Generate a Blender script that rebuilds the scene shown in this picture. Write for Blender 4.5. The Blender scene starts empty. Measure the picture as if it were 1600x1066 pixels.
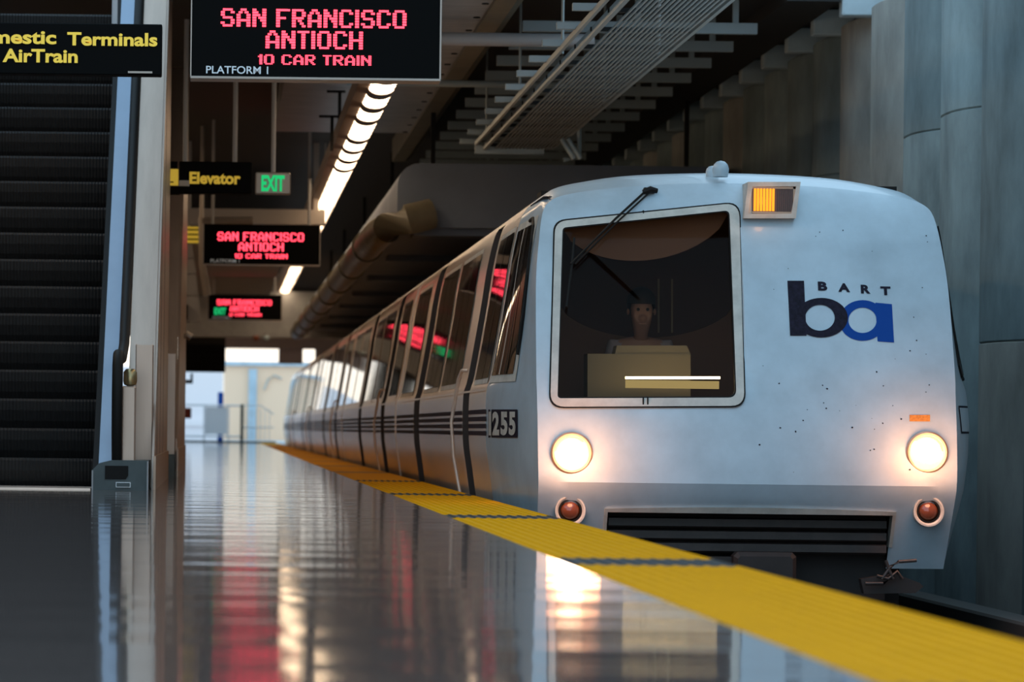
import bpy, bmesh, math, random
from mathutils import Vector, Matrix
from mathutils.geometry import delaunay_2d_cdt
random.seed(7)
S = bpy.context.scene
COL = S.collection
PI = math.pi

# ------------------------------------------------------------------ camera
F = 6000.0            # focal length in pixels of a 1600 px wide frame
VX, VY = 344.0, 669.0 # where the platform's parallel lines meet
H = 0.52              # camera height above the platform
ROLL = 0.012
cd = bpy.data.cameras.new('camera')
cam = bpy.data.objects.new('camera', cd)
COL.objects.link(cam)
cd.sensor_width = 36.0
cd.lens = 36.0 * F / 1600.0
cd.shift_x = (800 - VX) / 1600.0
cd.shift_y = (VY - 533) / 1600.0
cd.clip_start = 0.5
cd.clip_end = 600
cd.dof.use_dof = True
cd.dof.focus_distance = 28.4
cd.dof.aperture_fstop = 3.4
cam.matrix_world = Matrix.Translation((0, 0, H)) @ Matrix.Rotation(PI / 2, 4, 'X') @ Matrix.Rotation(ROLL, 4, 'Z')
S.camera = cam

# ------------------------------------------------------------------ world / exposure
W = bpy.data.worlds.new('world')
S.world = W
W.use_nodes = True
bg = W.node_tree.nodes['Background']
bg.inputs[1].default_value = 1.6
_nt = W.node_tree
_tc = _nt.nodes.new('ShaderNodeTexCoord'); _sx = _nt.nodes.new('ShaderNodeSeparateXYZ'); _cr = _nt.nodes.new('ShaderNodeValToRGB')
_nt.links.new(_tc.outputs['Generated'], _sx.inputs[0]); _nt.links.new(_sx.outputs['Z'], _cr.inputs['Fac'])
_cr.color_ramp.elements[0].position = 0.02; _cr.color_ramp.elements[0].color = (1.0, 0.90, 0.76, 1)
_cr.color_ramp.elements[1].position = 0.07; _cr.color_ramp.elements[1].color = (0.53, 0.78, 1.0, 1)
_nt.links.new(_cr.outputs['Color'], bg.inputs[0])
S.view_settings.view_transform = 'Standard'
S.view_settings.look = 'None'
S.view_settings.gamma = 1
S.view_settings.use_curve_mapping = False
S.view_settings.exposure = 0.0

# ------------------------------------------------------------------ helpers
def s2l(c):
    return tuple((x / 12.92 if x <= 0.04045 else ((x + 0.055) / 1.055) ** 2.4) for x in c)

def rgb(r, g, b):
    return s2l((r / 255, g / 255, b / 255))

MATS = {}
def mat(name, color, rough=0.5, metal=0.0, noise=0.0, scale=6.0, stretch=(1, 1, 1), bump=0.0, spec=0.5,
        coat=0.0, emit=None, estr=0.0, bscale=None):
    m = bpy.data.materials.new(name)
    m.use_nodes = True
    nt = m.node_tree
    b = nt.nodes['Principled BSDF']
    b.inputs['Base Color'].default_value = (*color, 1)
    b.inputs['Roughness'].default_value = rough
    b.inputs['Metallic'].default_value = metal
    b.inputs['Specular IOR Level'].default_value = spec
    b.inputs['Coat Weight'].default_value = coat
    b.inputs['Coat Roughness'].default_value = 0.06
    if emit:
        b.inputs['Emission Color'].default_value = (*emit, 1)
        b.inputs['Emission Strength'].default_value = estr
    if noise or bump:
        tc = nt.nodes.new('ShaderNodeTexCoord')
        mp = nt.nodes.new('ShaderNodeMapping')
        mp.inputs['Scale'].default_value = stretch
        nt.links.new(tc.outputs['Object'], mp.inputs['Vector'])
        nz = nt.nodes.new('ShaderNodeTexNoise')
        nz.inputs['Scale'].default_value = scale
        nz.inputs['Detail'].default_value = 6
        nz.inputs['Roughness'].default_value = 0.62
        nt.links.new(mp.outputs[0], nz.inputs['Vector'])
        if noise:
            rp = nt.nodes.new('ShaderNodeValToRGB')
            rp.color_ramp.elements[0].position = 0.3
            rp.color_ramp.elements[1].position = 0.7
            rp.color_ramp.elements[0].color = (*[max(0, c * (1 - noise)) for c in color], 1)
            rp.color_ramp.elements[1].color = (*[min(1, c * (1 + noise)) for c in color], 1)
            nt.links.new(nz.outputs['Fac'], rp.inputs['Fac'])
            nt.links.new(rp.outputs['Color'], b.inputs['Base Color'])
        if bump:
            bp = nt.nodes.new('ShaderNodeBump')
            bp.inputs['Distance'].default_value = bump
            bp.inputs['Strength'].default_value = 1.0
            if bscale:
                n2 = nt.nodes.new('ShaderNodeTexNoise')
                n2.inputs['Scale'].default_value = bscale
                n2.inputs['Detail'].default_value = 2
                nt.links.new(mp.outputs[0], n2.inputs['Vector'])
                nt.links.new(n2.outputs['Fac'], bp.inputs['Height'])
            else:
                nt.links.new(nz.outputs['Fac'], bp.inputs['Height'])
            nt.links.new(bp.outputs['Normal'], b.inputs['Normal'])
    MATS[name] = m
    return m

def glass_mat(name, tint, refl=0.06, rough=0.02):
    m = bpy.data.materials.new(name)
    m.use_nodes = True
    nt = m.node_tree
    nt.nodes.remove(nt.nodes['Principled BSDF'])
    out = nt.nodes['Material Output']
    tr = nt.nodes.new('ShaderNodeBsdfTransparent')
    tr.inputs[0].default_value = (*tint, 1)
    gl = nt.nodes.new('ShaderNodeBsdfGlossy')
    gl.inputs['Roughness'].default_value = rough
    fr = nt.nodes.new('ShaderNodeFresnel')
    fr.inputs[0].default_value = 1.16
    mx = nt.nodes.new('ShaderNodeMixShader')
    nt.links.new(fr.outputs[0], mx.inputs[0])
    nt.links.new(tr.outputs[0], mx.inputs[1])
    nt.links.new(gl.outputs[0], mx.inputs[2])
    nt.links.new(mx.outputs[0], out.inputs['Surface'])
    return m

def emit_mat(name, color, strength):
    m = bpy.data.materials.new(name)
    m.use_nodes = True
    nt = m.node_tree
    nt.nodes.remove(nt.nodes['Principled BSDF'])
    e = nt.nodes.new('ShaderNodeEmission')
    e.inputs[0].default_value = (*color, 1)
    e.inputs[1].default_value = strength
    nt.links.new(e.outputs[0], nt.nodes['Material Output'].inputs['Surface'])
    return m

class MB:
    def __init__(self):
        self.v = []
        self.f = []
    def quad(self, a, b, c, d):
        n = len(self.v)
        self.v += [tuple(a), tuple(b), tuple(c), tuple(d)]
        self.f.append((n, n + 1, n + 2, n + 3))
        return self
    def poly(self, pts):
        n = len(self.v)
        self.v += [tuple(p) for p in pts]
        self.f.append(tuple(range(n, n + len(pts))))
        return self
    def hexa(self, p):     # 8 points: bottom loop 0-3, top loop 4-7
        n = len(self.v)
        self.v += [tuple(q) for q in p]
        for f in ((3, 2, 1, 0), (4, 5, 6, 7), (0, 1, 5, 4), (1, 2, 6, 5), (2, 3, 7, 6), (3, 0, 4, 7)):
            self.f.append(tuple(n + i for i in f))
        return self
    def box(self, x0, x1, y0, y1, z0, z1):
        return self.hexa([(x0, y0, z0), (x1, y0, z0), (x1, y1, z0), (x0, y1, z0),
                          (x0, y0, z1), (x1, y0, z1), (x1, y1, z1), (x0, y1, z1)])
    def rbox(self, x0, x1, y0, y1, z0, z1, r=0.01):
        """box with chamfered edges on the faces seen from the front (octagonal outline in xz)"""
        o = [(x0 + r, z0), (x1 - r, z0), (x1, z0 + r), (x1, z1 - r), (x1 - r, z1), (x0 + r, z1), (x0, z1 - r), (x0, z0 + r)]
        i = [(x0 + 1.6 * r, z0 + r), (x1 - 1.6 * r, z0 + r), (x1 - r, z0 + 1.6 * r), (x1 - r, z1 - 1.6 * r),
             (x1 - 1.6 * r, z1 - r), (x0 + 1.6 * r, z1 - r), (x0 + r, z1 - 1.6 * r), (x0 + r, z0 + 1.6 * r)]
        n = len(self.v)
        self.v += [(x, y0, z) for x, z in i] + [(x, y0 + r, z) for x, z in o] + [(x, y1, z) for x, z in o]
        self.f.append(tuple(n + k for k in range(8)))
        for k in range(8):
            k2 = (k + 1) % 8
            self.f.append((n + k, n + 8 + k, n + 8 + k2, n + k2))
            self.f.append((n + 8 + k, n + 16 + k, n + 16 + k2, n + 8 + k2))
        self.f.append(tuple(n + 16 + k for k in reversed(range(8))))
        return self
    def grid(self, rows):
        n = len(self.v)
        w = len(rows[0])
        for r in rows:
            self.v += [tuple(p) for p in r]
        for i in range(len(rows) - 1):
            for j in range(w - 1):
                a = n + i * w + j
                self.f.append((a, a + 1, a + w + 1, a + w))
        return self
    def tube(self, path, r, n=10, cap=True):
        path = [Vector(p) for p in path]
        rows = []
        for i, p in enumerate(path):
            if i == 0: t = path[1] - p
            elif i == len(path) - 1: t = p - path[i - 1]
            else: t = (path[i + 1] - path[i - 1])
            t.normalize()
            up = Vector((1, 0, 0)) if abs(t.x) < 0.9 else Vector((0, 0, 1))
            a = t.cross(up).normalized()
            b = t.cross(a).normalized()
            rr = r[i] if isinstance(r, (list, tuple)) else r
            rows.append([p + rr * (math.cos(2 * PI * k / n) * a + math.sin(2 * PI * k / n) * b) for k in range(n)])
        base = len(self.v)
        for q in rows: self.v += [tuple(p) for p in q]
        for i in range(len(rows) - 1):
            for k in range(n):
                k2 = (k + 1) % n
                self.f.append((base + i * n + k, base + i * n + k2, base + (i + 1) * n + k2, base + (i + 1) * n + k))
        if cap:
            self.f.append(tuple(base + k for k in reversed(range(n))))
            self.f.append(tuple(base + (len(rows) - 1) * n + k for k in range(n)))
        return self
    def lathe(self, prof, origin, axis, n=24):
        """prof = (radius, distance along axis); closed surface of revolution"""
        o = Vector(origin); ax = Vector(axis).normalized()
        up = Vector((1, 0, 0)) if abs(ax.x) < 0.9 else Vector((0, 0, 1))
        a = ax.cross(up).normalized(); b = ax.cross(a).normalized()
        base = len(self.v)
        for r, d in prof:
            for k in range(n):
                self.v.append(tuple(o + ax * d + max(r, 1e-4) * (math.cos(2 * PI * k / n) * a + math.sin(2 * PI * k / n) * b)))
        for i in range(len(prof) - 1):
            for k in range(n):
                k2 = (k + 1) % n
                self.f.append((base + i * n + k, base + i * n + k2, base + (i + 1) * n + k2, base + (i + 1) * n + k))
        return self
    def prism(self, pts, d):
        """extrude a planar loop of 3-D points by vector d"""
        d = Vector(d); n = len(self.v); m = len(pts)
        self.v += [tuple(p) for p in pts] + [tuple(Vector(p) + d) for p in pts]
        self.f.append(tuple(n + k for k in range(m)))
        self.f.append(tuple(n + m + k for k in reversed(range(m))))
        for k in range(m):
            k2 = (k + 1) % m
            self.f.append((n + k, n + m + k, n + m + k2, n + k2))
        return self

ROOTLOC = {}
def empty(name, loc, label, cat, group=None):
    o = bpy.data.objects.new(name, None)
    COL.objects.link(o)
    o.empty_display_size = 0.2
    o.location = loc
    o['label'] = label; o['category'] = cat
    if group: o['group'] = group
    ROOTLOC[o.name] = Vector(loc)
    return o

def link(name, me, parent=None):
    o = bpy.data.objects.new(name, me)
    COL.objects.link(o)
    if parent is not None:
        o.parent = parent
        if parent.name in ROOTLOC:
            o.matrix_parent_inverse = Matrix.Translation(-ROOTLOC[parent.name])
    return o

def obj(name, mb, m, parent=None, smooth=None, kind=None, label=None, cat=None, group=None, fix=True):
    if isinstance(mb, MB):
        me = bpy.data.meshes.new(name)
        me.from_pydata(mb.v, [], mb.f)
        if fix:
            bm = bmesh.new(); bm.from_mesh(me)
            bmesh.ops.remove_doubles(bm, verts=bm.verts, dist=1e-5)
            bmesh.ops.recalc_face_normals(bm, faces=bm.faces)
            bm.to_mesh(me); bm.free()
    else:
        me = mb
    if m and not me.materials: me.materials.append(m)
    if smooth:
        me.polygons.foreach_set('use_smooth', [True] * len(me.polygons))
        me.set_sharp_from_angle(angle=math.radians(smooth))
    me.update()
    o = link(name, me, parent)
    if kind: o['kind'] = kind
    if label: o['label'] = label
    if cat: o['category'] = cat
    if group: o['group'] = group
    return o

def copy_tree(o, move=Vector((0, 0, 0)), parent=None, top=True):
    c = o.copy(); COL.objects.link(c)
    if top: c.location = Vector(o.location) + Vector(move)
    else:
        c.parent = parent
        c.matrix_parent_inverse = o.matrix_parent_inverse.copy()
    for ch in [x for x in list(COL.objects) if x.parent == o]:
        copy_tree(ch, move, c, False)
    return c

def P(px, py, Y):
    du, dv = px - VX, py - VY
    u = du + ROLL * dv; v = dv - ROLL * du
    return Vector((u * Y / F, Y, H - v * Y / F))

def text_geo(s, bold=0.0):
    cu = bpy.data.curves.new('lettering', 'FONT')
    cu.body = s; cu.size = 1.0; cu.offset = bold; cu.resolution_u = 4
    t = bpy.data.objects.new('lettering', cu); COL.objects.link(t)
    me = bpy.data.meshes.new_from_object(t)
    bpy.data.objects.remove(t); bpy.data.curves.remove(cu)
    vs = [v.co.copy() for v in me.vertices]; fs = [tuple(p.vertices) for p in me.polygons]
    bpy.data.meshes.remove(me)
    x0 = min(v.x for v in vs); x1 = max(v.x for v in vs); y0 = min(v.y for v in vs); y1 = max(v.y for v in vs)
    return [((v.x - x0) / (x1 - x0), (v.y - y0) / (y1 - y0)) for v in vs], fs

def text_part(s, x0, x1, z0, z1, Y, m, parent, bold=0.02, name='lettering'):
    uv, fs = text_geo(s, bold)
    mb = MB()
    mb.v = [(x0 + a * (x1 - x0), Y, z0 + b * (z1 - z0)) for a, b in uv]; mb.f = fs
    return obj(name, mb, m, parent)

def text_px(s, a, b, c, d, Y, m, parent, bold=0.02):
    """text whose box covers photo pixels a..c, b..d when it stands at distance Y"""
    p = P(a, (b + d) / 2, Y); q = P(c, (b + d) / 2, Y)
    t = P((a + c) / 2, b, Y); u = P((a + c) / 2, d, Y)
    return text_part(s, p.x, q.x, u.z, t.z, Y, m, parent, bold)

def interp(tab, x):
    if x <= tab[0][0]: return tab[0][1]
    for (a, b), (c, d) in zip(tab, tab[1:]):
        if x <= c: return b + (d - b) * (x - a) / (c - a)
    return tab[-1][1]

# ------------------------------------------------------------------ materials
M_white = mat('train_white_paint', (0.44, 0.55, 0.62), 0.36, noise=0.13, scale=2.2, coat=0.25)
M_frame = mat('window_surround', (0.56, 0.53, 0.47), 0.45, noise=0.22, scale=5)
M_alu = mat('brushed_aluminium', (0.80, 0.66, 0.56), 0.26, 0.4, noise=0.08, scale=3, stretch=(1, 0.05, 1))
M_rubber = mat('black_rubber', (0.010, 0.009, 0.008), 0.6, spec=0.2)
M_door = mat('door_dark', (0.10, 0.08, 0.07), 0.4)
M_jamb = mat('door_jamb', (0.035, 0.022, 0.016), 0.5)
M_sideglass = mat('side_window_glass', (0.012, 0.010, 0.009), 0.03, spec=0.6)
M_glass = glass_mat('windscreen_glass', (0.62, 0.52, 0.45))
M_navy = mat('navy_paint', (0.012, 0.010, 0.022), 0.6, spec=0.15, noise=0.5, scale=30)
M_blue = mat('blue_paint', (0.003, 0.058, 0.30), 0.6, spec=0.15)
M_orange = mat('orange_sticker', (0.55, 0.22, 0.03), 0.5, noise=0.3, scale=60)
M_amber = emit_mat('amber_lamp_lit', (1.0, 0.30, 0.02), 1.9)
M_amberoff = mat('amber_lamp_unlit', (0.09, 0.05, 0.045), 0.25)
M_head = emit_mat('headlight_lit', (1.0, 0.80, 0.55), 26.0)
M_chrome = mat('lamp_rim', (0.42, 0.30, 0.22), 0.35, 0.5)
M_redlens = mat('red_brown_lens', (0.20, 0.055, 0.025), 0.12, coat=0.6)
M_dark = mat('underframe_dark', (0.022, 0.016, 0.014), 0.65, noise=0.3, scale=5)
M_slat = mat('coupler_slat', (0.045, 0.032, 0.028), 0.45, noise=0.3, scale=9)
M_cab = mat('cab_interior', (0.11, 0.055, 0.042), 0.7)
M_reflbrown = mat('windscreen_reflection_brown', (0.30, 0.17, 0.11), 0.7)
M_tan = mat('console_tan', (0.42, 0.36, 0.24), 0.6)
M_tube = emit_mat('console_tube', (1.0, 0.86, 0.50), 11.0)
M_skin = mat('skin', (0.42, 0.24, 0.17), 0.5)
M_shirt = mat('shirt', (0.40, 0.36, 0.38), 0.8)
M_hair = mat('hair', (0.015, 0.011, 0.009), 0.6)
M_steel = mat('rail_steel', (0.18, 0.17, 0.16), 0.4, 0.8)

M_conc = mat('wall_concrete', (0.24, 0.32, 0.34), 0.85, noise=0.34, scale=1.8, stretch=(1, 1, 0.5), bump=0.004)
M_concs = [M_conc, mat('wall_concrete_dark', (0.17, 0.23, 0.245), 0.85, noise=0.34, scale=1.8, stretch=(1, 1, 0.5), bump=0.004),
           mat('wall_concrete_warm', (0.30, 0.31, 0.29), 0.85, noise=0.34, scale=1.5, stretch=(1, 1, 0.5), bump=0.004)]
M_bed = mat('track_bed', (0.05, 0.05, 0.055), 0.9, noise=0.4, scale=6)
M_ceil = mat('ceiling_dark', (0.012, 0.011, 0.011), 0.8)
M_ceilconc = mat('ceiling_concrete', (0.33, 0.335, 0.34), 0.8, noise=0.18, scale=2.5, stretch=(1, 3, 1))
M_bulk = mat('bulkhead_paint', (0.15, 0.18, 0.235), 0.7, noise=0.12, scale=1.0)
M_pipe = mat('pipe_olive', (0.13, 0.11, 0.07), 0.5, noise=0.25, scale=2.5)
M_joist = mat('joist_grey', (0.30, 0.36, 0.38), 0.6)
M_corbel = mat('corbel_grey', (0.46, 0.56, 0.60), 0.7, noise=0.1, scale=4)
M_wire = mat('tray_wire', (0.36, 0.40, 0.40), 0.45, 0.5)
M_beige = mat('beige_steel', (0.50, 0.385, 0.31), 0.34, 0.55, noise=0.08, scale=2, stretch=(6, 1, 0.3))
M_skysteel = mat('steel_deck_skylight_tint', (0.27, 0.35, 0.46), 0.35, 0.3, noise=0.06, scale=2)  # plain steel; reflected skylight is put into the base colour as blue
M_brass = mat('brass_cap', (0.40, 0.30, 0.15), 0.3, 0.8)
M_step = mat('escalator_step', (0.016, 0.014, 0.013), 0.6, noise=0.25, scale=9, stretch=(6, 1, 0.6))
M_base = mat('newel_base_grey', (0.075, 0.095, 0.095), 0.5, noise=0.15, scale=6)
M_floor = None
M_yellow = mat('tactile_yellow', (0.62, 0.265, 0.0), 0.85, spec=0.08, noise=0.06, scale=3)
M_black = mat('tactile_black', (0.016, 0.014, 0.013), 0.7)
M_sign = mat('sign_black', (0.002, 0.002, 0.002), 0.7, spec=0.08)
M_signtrim = mat('sign_trim', (0.36, 0.31, 0.27), 0.4, 0.5)
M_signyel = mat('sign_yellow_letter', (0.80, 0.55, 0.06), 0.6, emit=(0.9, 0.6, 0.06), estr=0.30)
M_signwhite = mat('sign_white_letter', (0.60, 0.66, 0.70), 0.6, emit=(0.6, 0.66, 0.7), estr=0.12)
M_led = emit_mat('red_led', (1.0, 0.050, 0.085), 4.0)
M_green = emit_mat('green_exit', (0.02, 0.72, 0.22), 0.8)
M_lamp = emit_mat('fluorescent_lamp', (1.0, 0.72, 0.46), 8.0)
M_lamphouse = mat('lamp_housing', (0.20, 0.15, 0.13), 0.5)
M_rod = mat('hanger_grey', (0.38, 0.37, 0.37), 0.5)
M_cream = mat('outdoor_cream', (1.0, 0.68, 0.46), 0.8)
M_pale = mat('outdoor_pale_blue', (0.86, 0.78, 0.78), 0.8)
M_ground = mat('outdoor_ground', (0.45, 0.45, 0.45), 0.9)
M_mauve = mat('far_header', (0.50, 0.42, 0.42), 0.7)
M_red = mat('red_panel', (0.14, 0.015, 0.012), 0.5)
M_fence = mat('fence_grey', (0.55, 0.54, 0.55), 0.5)
M_fencedark = mat('fence_post_dark', (0.03, 0.035, 0.03), 0.5)

# polished platform floor: dark stone, mirror like at this height, faint waves across
M_floor = bpy.data.materials.new('polished_floor')
M_floor.use_nodes = True
nt = M_floor.node_tree
b = nt.nodes['Principled BSDF']
tc = nt.nodes.new('ShaderNodeTexCoord')
mp = nt.nodes.new('ShaderNodeMapping'); mp.inputs['Scale'].default_value = (0.5, 1.0, 1)
nt.links.new(tc.outputs['Object'], mp.inputs['Vector'])
n1 = nt.nodes.new('ShaderNodeTexNoise'); n1.inputs['Scale'].default_value = 60; n1.inputs['Detail'].default_value = 4
nt.links.new(tc.outputs['Object'], n1.inputs['Vector'])
rp = nt.nodes.new('ShaderNodeValToRGB')
rp.color_ramp.elements[0].position = 0.35; rp.color_ramp.elements[0].color = (0.07, 0.058, 0.055, 1)
rp.color_ramp.elements[1].position = 0.7; rp.color_ramp.elements[1].color = (0.22, 0.165, 0.145, 1)
nt.links.new(n1.outputs['Fac'], rp.inputs['Fac']); nt.links.new(rp.outputs['Color'], b.inputs['Base Color'])
n2 = nt.nodes.new('ShaderNodeTexNoise'); n2.inputs['Scale'].default_value = 1.7; n2.inputs['Detail'].default_value = 3
n2.inputs['Roughness'].default_value = 0.5
mp2 = nt.nodes.new('ShaderNodeMapping'); mp2.inputs['Scale'].default_value = (0.22, 1.0, 1)
nt.links.new(tc.outputs['Object'], mp2.inputs['Vector']); nt.links.new(mp2.outputs[0], n2.inputs['Vector'])
bp = nt.nodes.new('ShaderNodeBump'); bp.inputs['Strength'].default_value = 1.0; bp.inputs['Distance'].default_value = 0.006
nt.links.new(n2.outputs['Fac'], bp.inputs['Height']); nt.links.new(bp.outputs['Normal'], b.inputs['Normal'])
b.inputs['Roughness'].default_value = 0.06
b.inputs['IOR'].default_value = 1.5

def struct(name, mb, m, **k):
    return obj(name, mb, m, kind='structure', **k)

# ================================================================== SETTING
XE = 2.055      # platform edge
XY = 1.387      # inner edge of the tactile strip
floor = struct('floor', MB().box(-7, XE, 2, 146, -1.3, -0.02), M_base)
# polished slabs, each its own piece with a narrow joint
ys = [2, 5.2, 8.4, 12.6, 17.0, 21.6, 26.2, 31.45, 36.2, 41.0, 47, 54, 62, 72, 84, 98, 114, 130, 146]
for a, c in zip(ys, ys[1:]):
    obj('floor_slab', MB().box(-7, XY - 0.004, a + 0.006, c - 0.006, -0.02, 0.0), M_floor, floor)
# tactile strip: long yellow tiles parted by short black ones at the door marks
y = 0.15
dome_y, dome_k = MB(), MB()
def dome(mb, x, y, r=0.016, h=0.006):
    n = len(mb.v)
    for rr, hh in ((r, 0.0), (r * 0.62, h)):
        for k in range(6):
            a = PI / 3 * k
            mb.v.append((x + rr * math.cos(a), y + rr * math.sin(a), hh))
    for k in range(6):
        k2 = (k + 1) % 6
        mb.f.append((n + k, n + k2, n + 6 + k2, n + 6 + k))
    mb.f.append(tuple(n + 6 + k for k in range(6)))
while y < 146:
    y0, y1 = y, min(y + 7.05, 146)
    if y1 > 2:
        m = 9
        # 1.2 m tiles in each yellow run
        t = max(y0, 2)
        n = max(1, round((y1 - t) / 1.18))
        for i in range(n):
            a = t + (y1 - t) * i / n; c = t + (y1 - t) * (i + 1) / n
            obj('tactile_tile', MB().box(XY, XE, a + 0.002, c - 0.002, -0.02, 0.0), M_yellow, floor)
    if y1 < 146 and y1 + 0.8 > 2:
        obj('marker_tile', MB().box(XY, XE, max(2, y1), y1 + 0.8, -0.02, 0.0), M_black, floor, label='black tactile tile marking a door position')
    for (mb, a, c) in ((dome_y, max(y0, 7.6), y1), (dome_k, max(y1, 7.6), y1 + 0.8)):
        if c > 42 or c <= a: continue
        for j in range(int((c - a) / 0.062)):
            for i in range(11):
                dome(mb, XY + 0.03 + i * 0.0608, a + 0.031 + j * 0.062)
    y += 7.85
obj('tactile_domes', dome_y, M_yellow, floor, kind='stuff', fix=False)
obj('tactile_domes', dome_k, M_black, floor, kind='stuff', fix=False)
struct('trim_1', MB().box(XE - 0.02, XE + 0.015, 2, 146, -0.16, -0.02), M_dark)

ground = struct('ground', MB().box(XE, 7.2, -4, 150, -1.4, -1.15), M_bed)

# wall of convex concrete piles, each cast in two lifts
wall = struct('wall_right', MB().box(6.62, 7.0, 12, 152, -1.2, 5.0), M_conc)
pile_mesh = {}
def pile_piece(yc, z0, z1, bulge):
    rows = []
    for z in (z0, z0 + 0.012, z1 - 0.012, z1):
        ins = 0.02 if z in (z0, z1) else 0.0
        rows.append([(6.60 - bulge * (1 - abs(2 * t / 12 - 1) ** 2.6) + ins, yc + 1.86 * (t / 12 - 0.5), z) for t in range(13)])
    return MB().grid(rows)
k = -10
while True:
    yc = 32.9 + 1.86 * k + 0.93
    if yc > 147: break
    lifts = [-1.15, random.choice([0.6, 1.3, 2.2, 2.75, 3.3, 3.6]) + random.uniform(-.1, .1), 4.75]
    for a, c in zip(lifts, lifts[1:]):
        obj('concrete_panel', pile_piece(yc, a, c, 0.24), random.choice(M_concs), wall, smooth=50)
    k += 1

# ceiling
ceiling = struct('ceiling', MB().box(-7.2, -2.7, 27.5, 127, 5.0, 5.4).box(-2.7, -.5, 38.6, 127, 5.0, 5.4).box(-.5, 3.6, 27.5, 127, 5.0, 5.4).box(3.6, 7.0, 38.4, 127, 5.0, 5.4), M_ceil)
for k in range(3, 50):
    yk = 32.9 + 1.86 * k
    obj('ceiling_bracket', MB().rbox(6.17, 6.6, yk - 0.1, yk + 0.12, 4.72, 4.99, 0.012), M_corbel, ceiling)
obj('edge_beam', MB().box(5.62, 6.15, 38.4, 126, 4.86, 5.0), M_ceil, ceiling)
for k in range(5, 34):
    yk = 30.1 + 1.84 * k
    if yk > 76: break
    obj('ceiling_joist', MB().box(3.05, 5.45, yk, yk + 0.10, 4.62, 4.73).box(4.2, 4.26, yk + 0.02, yk + 0.08, 4.73, 5.0)
        .box(5.2, 5.26, yk + 0.02, yk + 0.08, 4.73, 5.0), M_joist, ceiling)
obj('ceiling_panel', MB().box(0.72, 2.6, 27.5, 54, 4.7, 5.0), M_ceilconc, ceiling, label='grey board marked concrete ceiling panel')
bm_ = obj('ceiling_beam', MB().prism([(2.6, 33.2, 4.66), (2.8, 33.2, 4.66), (2.9, 33.2, 4.72), (2.9, 33.2, 5.0), (2.6, 33.2, 5.0)], (0, 26, 0)), M_pipe, ceiling)
for i in range(16):
    yb = 35 + 1.25 * i
    obj('bolt', MB().lathe([(0.0, -0.012), (0.035, -0.012), (0.035, 0.05), (0.0, 0.05)], (2.54, yb, 4.70), (0, 0, 1), 8), M_rubber, ceiling)
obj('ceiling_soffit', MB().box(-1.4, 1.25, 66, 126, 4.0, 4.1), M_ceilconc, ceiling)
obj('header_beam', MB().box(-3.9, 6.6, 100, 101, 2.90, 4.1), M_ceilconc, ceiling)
obj('cross_beam', MB().box(-0.75, 1.6, 60, 60.5, 3.72, 3.95).box(-0.72, -0.62, 60.1, 60.3, 3.95, 5.0).box(1.42, 1.5, 60.1, 60.3, 3.95, 5.0), M_signtrim, ceiling)
struct('trim_3', MB().box(-7.2, 7.0, 25.95, 26.25, 5.0, 5.3), M_ceil)
struct('wall_left', MB().box(-7.2, -3.9, 52, 126, 0, 5.0).box(-7.4, -7.0, 10, 52, 0, 5.4), mat('warm_wall', (0.30, 0.24, 0.20), 0.8))  # nearer unseen stretch added to block blue skylight from the left

# far end of the station
back = struct('wall_back', MB().box(-4.0, 7.0, 126, 126.6, 3.62, 5.4).box(1.90, 2.68, 126, 126.6, 2.66, 3.62).box(3.10, 7.0, 126, 126.6, 2.66, 3.62), M_mauve)
obj('header_panel', MB().box(0.12, 6.5, 125.6, 126, 3.14, 3.62), M_mauve, back)
struct('trim_2', MB().box(-1.6, 2.0, 137.6, 138.2, 0.0, 0.06), M_fencedark)

# ================================================================== TRACK
def tag(o, label, cat, group=None):
    o['label'] = label; o['category'] = cat
    if group: o['group'] = group
    return o
XC = 3.86
def railprof(x):
    return [(x - .07, -1.15), (x + .07, -1.15), (x + .07, -1.135), (x + .012, -1.12), (x + .012, -1.045), (x + .036, -1.03), (x + .036, -1.0),
            (x - .036, -1.0), (x - .036, -1.03), (x - .012, -1.045), (x - .012, -1.12), (x - .07, -1.135)]
for sx, lb in ((-0.84, 'dark steel running rail nearer the platform edge'), (0.84, 'dark steel running rail nearer the concrete wall')):
    tag(obj('running_rail', MB().prism([(XC + x, 4, z) for x, z in railprof(sx)], (0, 144, 0)), M_steel), lb, 'rail')
tr = empty('third_rail', (6.0, 4, -1.15), 'grey covered power rail running along the foot of the concrete wall', 'power rail')
obj('cover_board', MB().prism([(5.86, 4, -0.98), (5.90, 4, -0.98), (5.90, 4, -0.86), (6.12, 4, -0.86), (6.12, 4, -0.83), (5.88, 4, -0.83), (5.86, 4, -0.85)], (0, 144, 0)), M_steel, tr)
obj('conductor_rail', MB().box(5.96, 6.04, 4, 148, -1.08, -0.96), M_dark, tr)
for i in range(18):
    obj('bracket', MB().box(6.06, 6.12, 12 + i * 3, 12.1 + i * 3, -1.15, -0.86).box(5.96, 6.12, 12 + i * 3, 12.1 + i * 3, -1.15, -1.08), M_dark, tr)

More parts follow.
